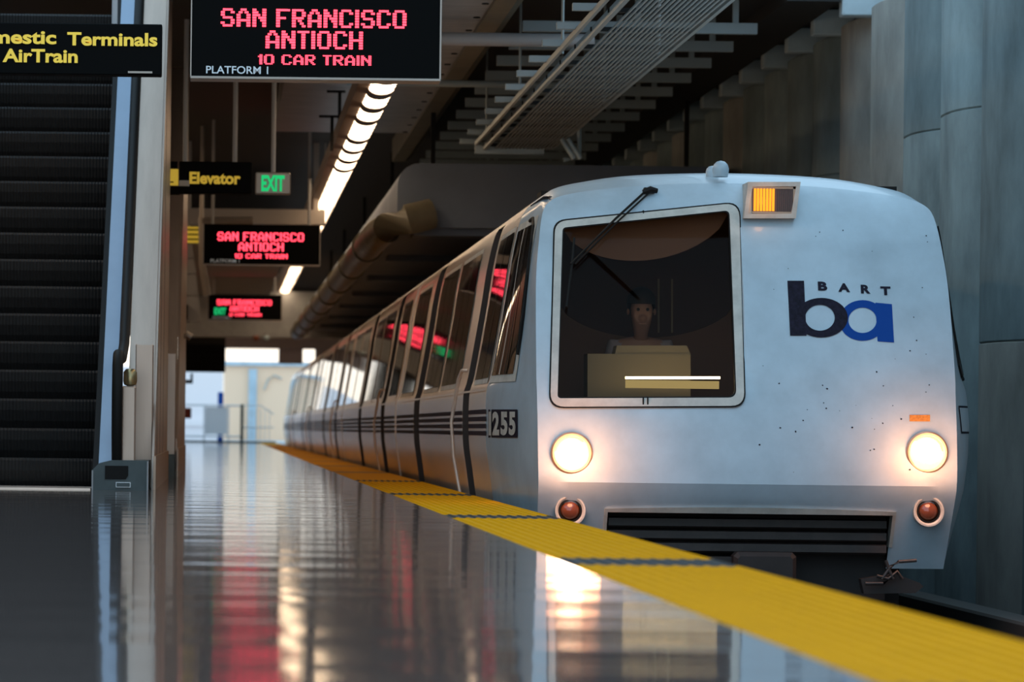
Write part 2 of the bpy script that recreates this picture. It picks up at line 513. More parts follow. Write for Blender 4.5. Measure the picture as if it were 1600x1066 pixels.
# ================================================================== TRAIN
FACE = [(0, 2.41), (.6, 2.39), (1.05, 2.345), (1.28, 2.305), (1.40, 2.255), (1.465, 2.16), (1.505, 1.9), (1.53, 1.6), (1.54, 1.0), (1.537, .8), (1.534, .45), (1.53, .2), (1.52, -.13), (1.506, -.46)]
BODY = [(0, 2.525), (.71, 2.50), (1.12, 2.44), (1.34, 2.38), (1.45, 2.28), (1.50, 2.16), (1.555, 1.9), (1.6, 1.59), (1.70, 1.0), (1.743, .82), (1.743, .45), (1.71, .2), (1.66, -.13), (1.59, -.46)]
def catmull(p, n=4):
    out = []
    for i in range(len(p) - 1):
        p0 = p[max(i - 1, 0)] if i else (-p[1][0], p[1][1]); p1 = p[i]; p2 = p[i + 1]; p3 = p[min(i + 2, len(p) - 1)]
        for k in range(n):
            t = k / n
            out.append(tuple(0.5 * (2 * p1[j] + (p2[j] - p0[j]) * t + (2 * p0[j] - 5 * p1[j] + 4 * p2[j] - p3[j]) * t * t + (3 * p1[j] - p0[j] - 3 * p2[j] + p3[j]) * t ** 3) for j in (0, 1)))
    out.append(p[-1])
    return out
FS, BS = catmull(FACE), catmull(BODY)
def full(sd): return [(-x, z) for x, z in reversed(sd)] + sd[1:]
FF, BF = full(FS), full(BS)
ZD = [(-.46, .37), (-.1, .15), (.11, .015), (.156, 0), (.3, .012), (.6, .07), (1.0, .19), (1.5, .38), (2.0, .6), (2.25, .75), (2.41, .93)]
def yface(x, z): return 28.0 + interp(ZD, z) + 0.06 * (x / 1.5) ** 2
BZ = sorted([(z, x) for x, z in BS[8:]]); FZ = sorted([(z, x) for x, z in FS[8:]])
def hw(z): return interp(BZ, z)
def hf(z): return interp(FZ, z)
YB = 30.6
def ffrac(side, s):
    if side < 0:
        t = min(1, s / 1.9); return 1 - (1 - t) ** 1.35
    t = min(1, s / 0.75); return math.sin(PI / 2 * t)
def face_pt(px, py, off=0.0):
    Y = 28.2
    for _ in range(8):
        p = P(px, py, Y); Y = yface(p.x - XC, p.z)
    p = P(px, py, Y)
    return Vector((p.x, Y - off, p.z))
def side_x(Y, z):
    if Y >= YB: return XC - hw(z)
    a = hf(z); s = Y - yface(a, z)
    return XC - (a + (hw(z) - a) * ffrac(-1, max(0, s)))
def side_yz(px, py):
    Y = 31.0
    for _ in range(25):
        u = (px - VX) + ROLL * (py - VY); z = P(px, py, Y).z
        Y = 0.5 * Y + 0.5 * F * side_x(Y, z) / u
    return Y, P(px, py, Y).z
def side_patch(Y0, Y1, z0, z1, off, ny=3, nz=8):
    return MB().grid([[(side_x(Y0 + (Y1 - Y0) * j / ny, z0 + (z1 - z0) * i / nz) - off, Y0 + (Y1 - Y0) * j / ny, z0 + (z1 - z0) * i / nz) for j in range(ny + 1)] for i in range(nz + 1)])

lead = empty('train_car', (XC, 28, -1.0), 'white leading metro car with slanted nose, lit headlights and letters ba', 'train car', 'cars of the arriving train')

def rounded(c, r, n=6):
    out = []
    m = len(c)
    for i in range(m):
        p = Vector(c[i]); a = Vector(c[i - 1]); b2 = Vector(c[(i + 1) % m])
        da = (a - p).normalized(); db = (b2 - p).normalized()
        rr = r[i] if isinstance(r, (list, tuple)) else r
        s, e = p + da * rr, p + db * rr
        for k in range(n + 1):
            t = k / n
            out.append((1 - t) ** 2 * s + 2 * t * (1 - t) * p + t * t * e)
    return out
def face_xz(px, py):
    q = face_pt(px, py); return Vector((q.x - XC, q.z))
WOUT = rounded([face_xz(866, 346), face_xz(1154, 316.5), face_xz(1163, 635), face_xz(858.5, 636.5)], [.09, .11, .10, .11])
WIN = rounded([face_xz(878.5, 356), face_xz(1139, 329), face_xz(1150, 621.5), face_xz(870.5, 622.5)], [.03, .04, .06, .03])
def fp(p, off=0.0): return (XC + p[0], yface(p[0], p[1]) - off, p[1])

# recess for the coupler
rl = face_xz(947, 830).x; rr_ = face_xz(1391, 830).x; rt = face_xz(1170, 803).y
# face skin by constrained triangulation with the windscreen opening left out
outline = [Vector(p) for p in FF]
outline = [Vector((-1.506, -.46))] + outline[1:-1] + [Vector((1.506, -.46)), Vector((rr_, -.46)), Vector((rr_, rt)), Vector((rl, rt)), Vector((rl, -.46))]
pts = list(outline); edges = [(i, (i + 1) % len(outline)) for i in range(len(outline))]
n0 = len(pts); pts += [Vector(p) for p in WOUT]
edges += [(n0 + i, n0 + (i + 1) % len(WOUT)) for i in range(len(WOUT))]
def inside(p, poly):
    c = False
    for i in range(len(poly)):
        a, b2 = poly[i], poly[i - 1]
        if (a[1] > p[1]) != (b2[1] > p[1]) and p[0] < (b2[0] - a[0]) * (p[1] - a[1]) / (b2[1] - a[1]) + a[0]: c = not c
    return c
def near(p, poly, d):
    return any((Vector(p) - Vector(q)).length < d for q in poly)
zrows = [0.156 + 0.075 * i for i in range(-8, 31)]
for z in zrows:
    x = -1.5
    while x < 1.51:
        p = Vector((x, z))
        if inside(p, outline) and not inside(p, WOUT) and not near(p, outline, .05) and not near(p, WOUT, .03): pts.append(p)
        x += 0.1
res = delaunay_2d_cdt(pts, edges, [], 0, 1e-5)
mbf = MB(); mbf.v = [fp(v) for v in res[0]]
for f in res[2]:
    c = sum((res[0][i] for i in f), Vector((0, 0))) / len(f)
    if inside(c, outline) and not inside(c, WOUT): mbf.f.append(tuple(f))
# sides and roof of the nose blending back to the body section
rows = []
for s in (0, .015, .04, .08, .14, .22, .32, .45, .6, .78, 1.0, 1.25, 1.6, 2.0, 2.6):
    r = []
    for (xf, zf), (xb, zb) in zip(FF, BF):
        y0 = yface(xf, zf); Y = y0 + s * (YB - y0) / 2.6
        k = ffrac(1 if xf > 0 else -1, (Y - y0))
        if zf > 2.2: k2 = ffrac(1, (Y - y0) * 1.2); w = min(1, (zf - 2.2) / .1); k = k * (1 - w) + k2 * w
        r.append((XC + xf + (xb - xf) * k, Y, zf + (zb - zf) * k))
    rows.append(r)
mbf.grid(rows)
nose = obj('nose', mbf, M_white, lead, smooth=28)

def body_segment(mb, Y0, Y1, left=True):
    sec = BF if left else [p for p in BF if not (p[0] < -1.46)]
    mb.grid([[(XC + x, Y, z) for x, z in sec] for Y in (Y0, Y1)])
DEPTH = 0.085
LSEC = [p for p in BF if p[0] < -1.44]
def car_body(parent, Ya, Yz, doors, windows, far=False):
    mb = MB(); prev = Ya
    for d0, d1 in doors:
        body_segment(mb, prev, d0); body_segment(mb, d0, d1, False); prev = d1; jm = MB()
        for Y in (d0, d1):
            jm.grid([[(XC + x + o, Y, z) for x, z in LSEC] for o in (0, DEPTH)])
        jm.grid([[(XC + LSEC[-1][0] + o, Y, LSEC[-1][1]) for Y in (d0, d1)] for o in (0, DEPTH)])
        obj('door_frame', jm, M_jamb, parent)
    body_segment(mb, prev, Yz)
    n = len(mb.v); mb.v += [(XC + x, Yz, z) for x, z in BF]; mb.f.append(tuple(range(n, n + len(BF))))
    if far:
        n = len(mb.v); mb.v += [(XC + x, Ya, z) for x, z in BF]; mb.f.append(tuple(range(n, n + len(BF))))
    obj('body_shell', mb, M_alu, parent, smooth=30)
    for d0, d1 in doors:
        md = (d0 + d1) / 2
        for a, c in ((d0, md - .004), (md + .004, d1)):
            dr = obj('door', MB().grid([[(XC + x + DEPTH, Y, z) for x, z in LSEC] for Y in (a, c)]), M_door, parent, smooth=30)
            obj('door_window', MB().grid([[(XC - hw(z) + DEPTH - .006, Y, z) for z in (.95, 1.2, 1.5, 1.8, 2.05)] for Y in (a + .1, c - .08)]), M_sideglass, dr)
    for w0, w1 in windows:
        fr = obj('window_frame', side_patch(w0 - .045, w1 + .045, .905, 2.165, .004), M_alu if w0 > 46 else M_frame, parent, smooth=40)
        gl = obj('side_window', side_patch(w0, w1, .95, 2.12, .010), M_sideglass, parent, smooth=40)
        n = max(2, round((w1 - w0) / 1.0))
        for i in range(1, n):
            ym = w0 + (w1 - w0) * i / n
            obj('mullion', side_patch(ym - .02, ym + .02, .95, 2.12, .016, 1), M_rubber, gl)
    # four dark stripes along the waist, broken by the doors
    ends = [Ya + (.35 if not far else .1)] + [q for d in doors for q in d] + [Yz - .1]
    if not far: ends[0] = 30.45
    for i in range(0, len(ends), 2):
        for j in range(4):
            z = .485 + .058 * j
            obj('stripe', side_patch(ends[i] + .02, ends[i + 1] - .02, z, z + .036, .005, 2, 1), M_navy, parent)
    obj('sill_trim', side_patch(Ya if far else 30.6, Yz, .845, .862, .012, 8, 1), M_alu, parent)

car_body(lead, YB, 46.1, [(32.68, 33.5), (40.8, 41.95)], [(30.75, 32.3), (34.55, 37.25), (37.75, 40.35), (42.7, 45.4)])
obj('underframe', MB().box(XC - 1.35, XC + 1.35, 29.4, 46, -.82, -.40), M_dark, lead)
# cab side windows follow the tapered nose
def px_patch(corners, off, m, name, parent, n=6, ny=4):
    (a, b2, c, d) = corners   # tl tr br bl in photo pixels
    mb = MB(); rws = []
    for i in range(n + 1):
        t = i / n; r = []
        for j in range(ny + 1):
            s = j / ny
            px = (a[0] * (1 - s) + b2[0] * s) * (1 - t) + (d[0] * (1 - s) + c[0] * s) * t
            py = (a[1] * (1 - s) + b2[1] * s) * (1 - t) + (d[1] * (1 - s) + c[1] * s) * t
            Y, z = side_yz(px, py); r.append((side_x(Y, z) - off, Y, z))
        rws.append(r)
    return obj(name, mb.grid(rws), m, parent, smooth=40)
obj('cab_side_frame', side_patch(28.98, 30.45, .90, 2.16, .005, 8), M_frame, lead, smooth=40)
cw = obj('cab_side_window', side_patch(29.12, 30.35, .96, 2.10, .012, 8), M_sideglass, lead, smooth=40)
for ym in (29.45, 29.72, 30.0):
    obj('mullion', side_patch(ym - .022, ym + .022, .96, 2.10, .020, 1), M_rubber if ym != 29.72 else M_frame, cw)
obj('cab_window_gasket', MB().tube([(side_x(Y, z) - .012, Y, z) for Y, z in [(29.0, 1.1), (28.97, 1.4), (28.99, 1.7), (29.03, 1.95), (29.12, 2.08), (29.3, 2.15), (29.5, 2.14)]], .014, 6), M_rubber, lead)
# grab rails beside the doors
def grab(parent, Y, z0=-.12, z1=1.05):
    x0 = lambda z: XC - hw(z)
    return obj('grab_rail', MB().tube([(x0(z1) + .0, Y - .12, z1), (x0(z1) - .05, Y - .08, z1), (x0(z1) - .075, Y, z1 - .08), (x0(.6) - .075, Y, .6), (x0(.3) - .075, Y, .3),
                                       (x0(z0) - .075, Y, z0 + .08), (x0(z0) - .05, Y - .08, z0), (x0(z0), Y - .12, z0)], .016, 8), M_alu, parent, smooth=60)
grab(lead, 33.85)
# number plate and digits on the side of the nose
px_patch([(764, 640), (809.5, 640), (809.5, 684), (764, 684)], .006, M_navy, 'number_plate', lead)
def side_text(s, x0, x1, y0, y1, m, bold):
    uv, fs = text_geo(s, bold); mb = MB()
    for a, b2 in uv:
        Y, z = side_yz(x0 + a * (x1 - x0), y1 + b2 * (y0 - y1)); mb.v.append((side_x(Y, z) - .010, Y, z))
    mb.f = fs
    obj('digit', mb, m, lead)
for s, a, c in (('1', 765.5, 769.5), ('2', 771, 782), ('5', 784, 795), ('5', 797, 807.5)):
    side_text(s, a, c, 643.5, 680.5, M_frame, 0.05)
# plate on the far flank, seen edge on past the nose
def right_x(Y, z):
    a = hf(z); return XC + a + (hw(z) - a) * ffrac(1, max(0, Y - yface(a, z)))
def right_patch(Y0, Y1, z0, z1, off, ny=6, nz=6):
    return MB().grid([[(right_x(Y0 + (Y1 - Y0) * j / ny, z0 + (z1 - z0) * i / nz) + off, Y0 + (Y1 - Y0) * j / ny, z0 + (z1 - z0) * i / nz) for j in range(ny + 1)] for i in range(nz + 1)])
np_ = obj('number_plate', right_patch(28.24, 28.62, .545, .75, .004), M_navy, lead)
obj('plate_face', right_patch(28.255, 28.6, .56, .735, .007), M_white, np_)
obj('cab_side_window', right_patch(28.75, 29.6, .98, 2.1, .02), M_sideglass, lead)
obj('cab_window_gasket', MB().tube([(right_x(Y, z) + .006, Y, z) for Y, z in [(28.98, 2.12), (28.86, 2.0), (28.7, 1.6), (28.55, 1.2), (28.5, 1.05), (28.56, .97), (28.7, .95)]], .013, 6), M_rubber, lead)

# windscreen: gasket, surround, pane
def ring(outer, inner, off, thick, name, m, parent):
    n = len(outer); mb = MB()
    a = [fp(p, off) for p in outer]; b2 = [fp(p, off) for p in inner]
    c = [fp(p, off - thick) for p in outer]; d = [fp(p, off - thick) for p in inner]
    mb.v = a + b2 + c + d
    for i in range(n):
        j = (i + 1) % n
        mb.f += [(i, j, n + j, n + i), (2 * n + i, 2 * n + j, j, i), (n + i, n + j, 3 * n + j, 3 * n + i)]
    return obj(name, mb, m, parent, smooth=35)
def grow(poly, d):
    c = sum((Vector(p) for p in poly), Vector((0, 0))) / len(poly)
    return [c + (Vector(p) - c) * (1 + d / (Vector(p) - c).length) for p in poly]
ring(grow(WOUT, .010), grow(WOUT, -.004), .016, .03, 'windscreen_gasket', M_rubber, lead)
wsf = ring(grow(WOUT, -.004), WIN, .022, .07, 'windscreen_surround', M_frame, lead)
ring(grow(WIN, .003), grow(WIN, -.012), .016, .04, 'glazing_bead', M_rubber, lead)
for (a, c) in (((1003.5, 622), (1006, 636)), ((1010.5, 622), (1013, 636)), ((1004, 329), (1006.5, 343))):
    q = face_pt(*a); r = face_pt(*c)
    obj('joint', MB().box(min(q.x, r.x), max(q.x, r.x), q.y - .027, q.y - .0, min(q.z, r.z), max(q.z, r.z)), M_rubber, wsf)
pane = MB()
wr = delaunay_2d_cdt([Vector(p) for p in WIN], [(i, (i + 1) % len(WIN)) for i in range(len(WIN))], [], 1, 1e-5)
pane.v = [fp(v, -.012) for v in wr[0]]; pane.f = [tuple(f) for f in wr[2]]
obj('windscreen', pane, M_glass, lead, fix=False)

# cab behind the windscreen
cab = obj('cab_interior', MB().quad((2.42, 28.15, 0.3), (5.2, 28.15, .3), (5.2, 30.2, .3), (2.42, 30.2, .3))
          .quad((2.42, 30.2, .3), (5.2, 30.2, .3), (5.2, 30.2, 2.3), (2.42, 30.2, 2.3))
          .quad((4.62, 28.6, .3), (4.62, 30.2, .3), (4.62, 30.2, 2.3), (4.62, 28.85, 2.3))
          .quad((2.42, 29.0, 2.3), (5.2, 29.0, 2.3), (5.2, 30.2, 2.3), (2.42, 30.2, 2.3))
          .quad((2.46, 28.3, .3), (2.46, 30.2, .3), (2.46, 30.2, 2.3), (2.46, 28.9, 2.3)), M_cab, lead)
arc = []
for i in range(17):
    t = i / 16; px = 868 + t * 285
    py = 468 + 60 * (1 - (2 * t - 1) ** 2) ** 0.6
    arc.append(P(px, py, 30.12))
lowp = [P(868, 640, 30.12), P(1153, 640, 30.12)]
obj('reflection_arc_low', MB().prism([lowp[0]] + arc + [lowp[1]], (0, .03, 0)), M_reflbrown, cab)  # brown arc standing in for a reflection across the windscreen
arc2 = [P(876 + 264 * i / 16, 352 - 22 * i / 16 + 66 * (1 - (2 * i / 16 - 1) ** 2) ** 0.62, 28.84) for i in range(17)]
obj('reflection_arc_top', MB().prism(arc2 + [P(1140, 324, 28.84), P(876, 343, 28.84)], (0, .01, 0)), M_reflbrown, cab)  # upper arc imitating a windscreen reflection, not a fitted part
con = obj('console', MB().prism([P(918, 555, 29.0), P(918, 553, 29.0), P(1079, 553, 29.0), P(1079, 640, 29.0), P(918, 640, 29.0)], (0, .3, 0)), M_tan, cab)
obj('console_hood', MB().prism([P(964, 540, 29.02), P(1073, 540, 29.02), P(1080, 556, 29.02), P(960, 556, 29.02)], (0, .25, 0)), M_tan, con)
t0, t1 = P(977, 590.5, 28.62), P(1125, 590.5, 28.62)
obj('lamp_tube', MB().tube([t0, t1], .010, 8), M_tube, con)
p0, p1 = P(978, 594, 28.66), P(1124, 608, 28.66)
obj('lit_panel', MB().box(p0.x, p1.x, 28.68, 28.70, p1.z, p0.z), emit_mat('console_diffuser', (0.72, 0.62, 0.26), 0.75), con)
for px in (1029, 1050):
    q = P(px, 436, 29.9); r = P(px, 520, 29.9)
    obj('partition_post', MB().tube([q, r], .008, 6), M_tan, cab)

# headlights, marker lamps
def headlight(px, py):
    c = face_pt(px, py)
    hl = obj('headlight', MB().lathe([(.155, .0), (.155, -.018), (.142, -.030), (.128, -.022), (.122, .01), (.0, .012)], c, (0, 1, 0), 32), M_chrome, lead, smooth=35)
    obj('lens', MB().lathe([(.104, .002), (.098, -.008), (.075, -.016), (.04, -.021), (0, -.023)], c, (0, 1, 0), 28), M_head, hl, smooth=60)
    l = bpy.data.lights.new('headlight_beam', 'POINT'); l.energy = 20.0; l.color = (1.0, 0.40, 0.18); l.shadow_soft_size = 0.2
    lo = bpy.data.objects.new('headlight_beam', l); COL.objects.link(lo)
    lo.parent = hl; lo.location = (c.x, c.y - .26, c.z)
headlight(893, 708); headlight(1448, 707)
def tail(px, py):
    c = face_pt(px, py)
    tl = obj('marker_lamp', MB().lathe([(.112, .16), (.112, -.06), (.100, -.06), (.088, -.05), (.085, .02)], c, (0, 1, 0), 28), M_frame, lead, smooth=35)
    obj('bezel', MB().lathe([(.088, -.03), (.084, -.049), (.074, -.049), (.07, -.02)], c, (0, 1, 0), 28), M_rubber, tl, smooth=35)
    obj('lens', MB().lathe([(.072, -.025), (.064, -.044), (.045, -.058), (.02, -.066), (0, -.068)], c, (0, 1, 0), 24), M_redlens, tl, smooth=60)
tail(890, 798); tail(1449, 799)

# lamp box above the windscreen
def fbox(x0, y0, x1, y1, front, back):
    a, b2, c, d = face_pt(x0, y0), face_pt(x1, y0), face_pt(x1, y1), face_pt(x0, y1)
    yf = min(p.y for p in (a, b2, c, d))
    return a, b2, c, d, yf
a, b2, c, d, yf = fbox(1160, 288.5, 1241, 342, 0, 0)
def hollow(a, b2, c, d, yfront, w, deep, back):
    """rectangular box frame, open in front"""
    o = [Vector((p.x, yfront, p.z)) for p in (a, b2, c, d)]
    cen = sum(o, Vector()) / 4
    inn = [p + (Vector((cen.x, p.y, cen.z)) - p).normalized() * 0 + Vector((w if p.x < cen.x else -w, 0, -w if p.z > cen.z else w)) for p in o]
    mb = MB()
    ob = [Vector((p.x, back, p.z)) for p in (a, b2, c, d)]
    ib = [p + Vector((0, deep, 0)) for p in inn]
    mb.v = [tuple(p) for p in o + inn + ob + ib]
    for i in range(4):
        j = (i + 1) % 4
        mb.f += [(i, j, 4 + j, 4 + i), (8 + i, 8 + j, j, i), (4 + i, 4 + j, 12 + j, 12 + i)]
    mb.f.append((12, 13, 14, 15))
    return mb, inn
mbx, inn = hollow(a, b2, c, d, yf - .07, .034, .03, yf + .25)
lb = obj('indicator_lamp', mbx, M_frame, lead)
ix0, ix1, iz0, iz1 = inn[0].x, inn[1].x, inn[2].z, inn[0].z
xm = ix0 + (ix1 - ix0) * .53
yl = yf - .055
obj('lens_backing', MB().box(ix0, ix1, yl + .008, yl + .02, iz0, iz1), M_amberoff, lb)
n = 7
for i in range(n):
    xa = ix0 + .012 + (xm - ix0 - .012) * i / n; xb = xa + (xm - ix0 - .012) / n * .8
    obj('lit_rib', MB().prism([(xa, yl + .006, iz0 + .018), ((xa + xb) / 2, yl - .006, iz0 + .018), (xb, yl + .006, iz0 + .018)], (0, 0, iz1 - iz0 - .03)), M_amber, lb)
for i in range(8):
    xa = xm + .006 + (ix1 - xm - .03) * i / 8
    obj('unlit_rib', MB().box(xa, xa + .008, yl, yl + .008, iz0 + .018, iz1 - .02), M_amberoff, lb)
obj('lens_frame', MB().box(ix0, ix1, yl - .004, yl + .01, iz0, iz0 + .014).box(ix0, ix1, yl - .004, yl + .01, iz1 - .014, iz1).box(ix1 - .02, ix1, yl - .004, yl + .01, iz0, iz1), M_chrome, lb)
la = bpy.data.lights.new('indicator_glow', 'POINT'); la.energy = .5; la.color = (1, .4, .08); la.shadow_soft_size = .03
lo = bpy.data.objects.new('indicator_glow', la); COL.objects.link(lo); lo.parent = lb; lo.location = ((ix0 + xm) / 2, yl - .1, (iz0 + iz1) / 2)

# horn dome on the roof
q = P(1126, 263, 29.0)
obj('roof_dome', MB().lathe([(.001, .062), (.03, .055), (.052, .034), (.063, .0), (.06, -.03), (.055, -.06)], (q.x, 29.0, q.z - .005), (0, 0, 1), 24), M_white, lead, smooth=60)
obj('roof_dome', MB().lathe([(.001, .045), (.025, .04), (.042, .024), (.05, 0), (.048, -.06)], (q.x - .035, 29.22, q.z - .012), (0, 0, 1), 20), M_white, lead, smooth=60)
obj('roof_step', MB().box(XC - 1.30, XC - 1.08, 30.9, 31.3, 2.40, 2.46), M_rubber, lead)
obj('roof_step', MB().box(XC + .98, XC + 1.28, 29.3, 29.6, 2.36, 2.425), M_rubber, lead)

# wiper
wp = face_pt(1016, 298)
wi = obj('wiper', MB().tube([face_pt(1026, 299, .05), face_pt(1015, 297, .07), face_pt(1004, 301, .06)], [.018, .026, .02], 8).box(wp.x - .05, wp.x + .03, wp.y - .06, wp.y + .05, wp.z - .02, wp.z + .02), M_rubber, lead)
obj('wiper_arm', MB().tube([face_pt(1008, 299, .055), face_pt(960, 343, .06), face_pt(891, 413, .04)], .009, 6), M_rubber, wi)
obj('wiper_arm', MB().tube([face_pt(1014, 301, .05), face_pt(966, 345, .055), face_pt(898, 413, .04)], .007, 6), M_rubber, wi)
obj('wiper_blade', MB().tube([face_pt(897, 372, .012), face_pt(893, 414, .03), face_pt(885, 480, .012)], .010, 6), M_rubber, wi)

# lettering and emblem
def face_poly(px_pts, name, m, off, parent):
    res = delaunay_2d_cdt([Vector(p) for p in px_pts], [(i, (i + 1) % len(px_pts)) for i in range(len(px_pts))], [], 1, 1e-6)
    mb = MB(); mb.v = [tuple(face_pt(p.x, p.y, off)) for p in res[0]]; mb.f = [tuple(f) for f in res[2]]
    return obj(name, mb, m, parent)
def face_ring(cx, cy, rx, ry, ix, iy, icx, icy, name, m, off, parent, n=40):
    mb = MB()
    for k in range(n):
        t = 2 * PI * k / n
        mb.v.append(tuple(face_pt(cx + rx * math.cos(t), cy + ry * math.sin(t), off)))
        mb.v.append(tuple(face_pt(icx + ix * math.cos(t), icy + iy * math.sin(t), off)))
    for k in range(n):
        j = (k + 1) % n
        mb.f.append((2 * k, 2 * j, 2 * j + 1, 2 * k + 1))
    return obj(name, mb, m, parent)
em = face_poly([(1367.5, 473), (1393.4, 475.4), (1396.8, 535.3), (1371, 533.6)], 'emblem_letter', M_blue, .004, lead)
face_ring(1347.5, 500.9, 36.5, 31.8, 22, 19.8, 1347.5, 500.6, 'bowl', M_blue, .004, em)
em = face_poly([(1230, 438.8), (1256, 438.8), (1260, 524.6), (1234.3, 524.6)], 'emblem_letter', M_navy, .006, lead)
face_ring(1283, 496.6, 41.5, 31, 23, 20.2, 1281, 496.6, 'bowl', M_navy, .006, em)
def face_text(s, x0, y0, x1, y1, skew, m, bold):
    uv, fs = text_geo(s, bold); mb = MB()
    mb.v = [tuple(face_pt(x0 + a * (x1 - x0) + skew * (1 - b2), y1 + b2 * (y0 - y1) + a * .03 * (x1 - x0), .005)) for a, b2 in uv]; mb.f = fs
    obj('letter', mb, m, lead)
face_text('B', 1277.5, 440, 1292, 454, .6, M_navy, .05)
face_text('A', 1309, 442.5, 1327.5, 456, .6, M_navy, .05)
face_text('R', 1344.5, 445, 1359.5, 458.5, .6, M_navy, .05)
face_text('T', 1375, 447.5, 1391, 461, .8, M_navy, .05)
face_poly([(1421, 648.5), (1453, 648.5), (1453, 658.5), (1421, 658.5)], 'sticker', M_orange, .004, lead)
# chips and scuffs on the paint
ch = MB()
for i in range(46):
    cx, cy = random.uniform(1180, 1480), random.choice([random.uniform(345, 560), random.uniform(560, 750), random.uniform(600, 750)])
    if 1220 < cx < 1405 and 430 < cy < 545: continue
    r = random.uniform(.7, 2.0)
    ch.poly([face_pt(cx + r * random.uniform(.5, 1.2) * math.cos(t), cy + r * random.uniform(.4, 1) * math.sin(t), .003) for t in (0, 1.05, 2.1, 3.14, 4.2, 5.2)])
obj('paint_chips', ch, M_navy, lead, kind='stuff', fix=False)

# coupler recess
cr = obj('coupler_recess', MB().box(XC + rl - .02, XC + rr_ + .02, 28.55, 28.6, -.7, rt + .02)
         .quad((XC + rl, 28.0, rt), (XC + rr_, 28.0, rt), (XC + rr_, 28.56, rt), (XC + rl, 28.56, rt)), M_dark, lead)
tp = .024
rim = MB()
path = [(rl, -.30), (rl, rt), (rr_, rt), (rr_, -.30)]
rim.prism([fp((rl - tp, -.30), .02), fp((rl, -.30), .02), fp((rl, rt), .02), fp((rl - tp, rt), .02)], (0, .12, 0))
rim.prism([fp((rr_, -.30), .02), fp((rr_ + tp, -.30), .02), fp((rr_ + tp, rt), .02), fp((rr_, rt), .02)], (0, .12, 0))
n = 14
for i in range(n):
    xa = rl - tp + (rr_ - rl + 2 * tp) * i / n; xb = rl - tp + (rr_ - rl + 2 * tp) * (i + 1) / n
    za = .02 * (1 - (2 * i / n - 1) ** 2); zb = .02 * (1 - (2 * (i + 1) / n - 1) ** 2)
    rim.hexa([fp((xa, rt), .02), fp((xb, rt), .02), (XC + xb, 28.2, rt), (XC + xa, 28.2, rt),
              fp((xa, rt + .025 + za), .02), fp((xb, rt + .025 + zb), .02), (XC + xb, 28.2, rt + .025 + zb), (XC + xa, 28.2, rt + .025 + za)])
obj('recess_rim', rim, M_frame, cr)
for i, z in enumerate((rt - .115, rt - .205, rt - .295)):
    obj('slat', MB().prism([(XC + rl + .02, 28.30, z), (XC + rl + .02, 28.27, z + .015), (XC + rl + .02, 28.27, z + .07), (XC + rl + .02, 28.32, z + .08)], (rr_ - rl - .04, 0, 0)), M_slat, cr)
cp = obj('coupler', MB().box(XC - .28, XC + .28, 28.15, 28.5, -.72, -.38), M_dark, lead)
obj('draw_bar', MB().tube([(XC, 28.4, -.55), (XC, 30.0, -.6)], .11, 10), M_dark, cp)
obj('coupler_plate', MB().rbox(XC - .1, XC + .36, 28.02, 28.2, -.78, -.34, .03), M_dark, cp)
obj('side_arm', MB().prism([P(1345, 905, 28.1), P(1400, 897, 28.1), P(1437, 911, 28.1), P(1443, 917, 28.1), P(1430, 927, 28.1), P(1350, 928, 28.1)], (0, .12, 0)), M_dark, cp)
for pts_ in ([(1378, 905), (1392, 885), (1404, 878), (1432, 876)], [(1370, 900), (1388, 905), (1402, 893), (1410, 905)], [(1352, 912), (1380, 912), (1396, 900)], [(1384, 876), (1390, 893), (1396, 905)]):
    obj('hose', MB().tube([P(x, y2, 28.05) for x, y2 in pts_], .013, 7), M_slat, cp, smooth=60)
for sx in (-.84, .84):
    obj('wheel', MB().lathe([(.0, -.06), (.10, -.07), (.36, -.05), (.385, -.06), (.385, .05), (.398, .06), (.398, .08), (.0, .08)], (XC + sx, 30.6, -.60), (1 if sx < 0 else -1, 0, 0), 28), M_steel, lead, smooth=35)
obj('axle', MB().tube([(XC - .84, 30.6, -.62), (XC + .84, 30.6, -.62)], .07, 10), M_dark, lead)

# following cars
second = empty('train_car', (XC, 46.35, -1.0), 'pale metro car coupled directly behind the leading car', 'train car', 'cars of the arriving train')
car_body(second, 46.45, 66.5, [(49.5, 50.6), (57.6, 58.8)], [(46.9, 48.9), (51.2, 54.0), (54.4, 57.1), (59.4, 62.3), (62.8, 65.8)], far=True)
obj('underframe', MB().box(XC - 1.35, XC + 1.35, 46.6, 66.4, -.82, -.40), M_dark, second)
obj('gangway', MB().box(XC - 1.2, XC + 1.2, 46.12, 46.46, -.4, 2.3), M_rubber, second)
grab(second, 50.9)
for i, lb_ in enumerate(('third metro car of the train, between the second and fourth', 'fourth metro car of the train, far down the platform', 'rearmost visible metro car, by the bright far exit')):
    c = copy_tree(second, (0, 20.45 * (i + 1), 0)); c['label'] = lb_

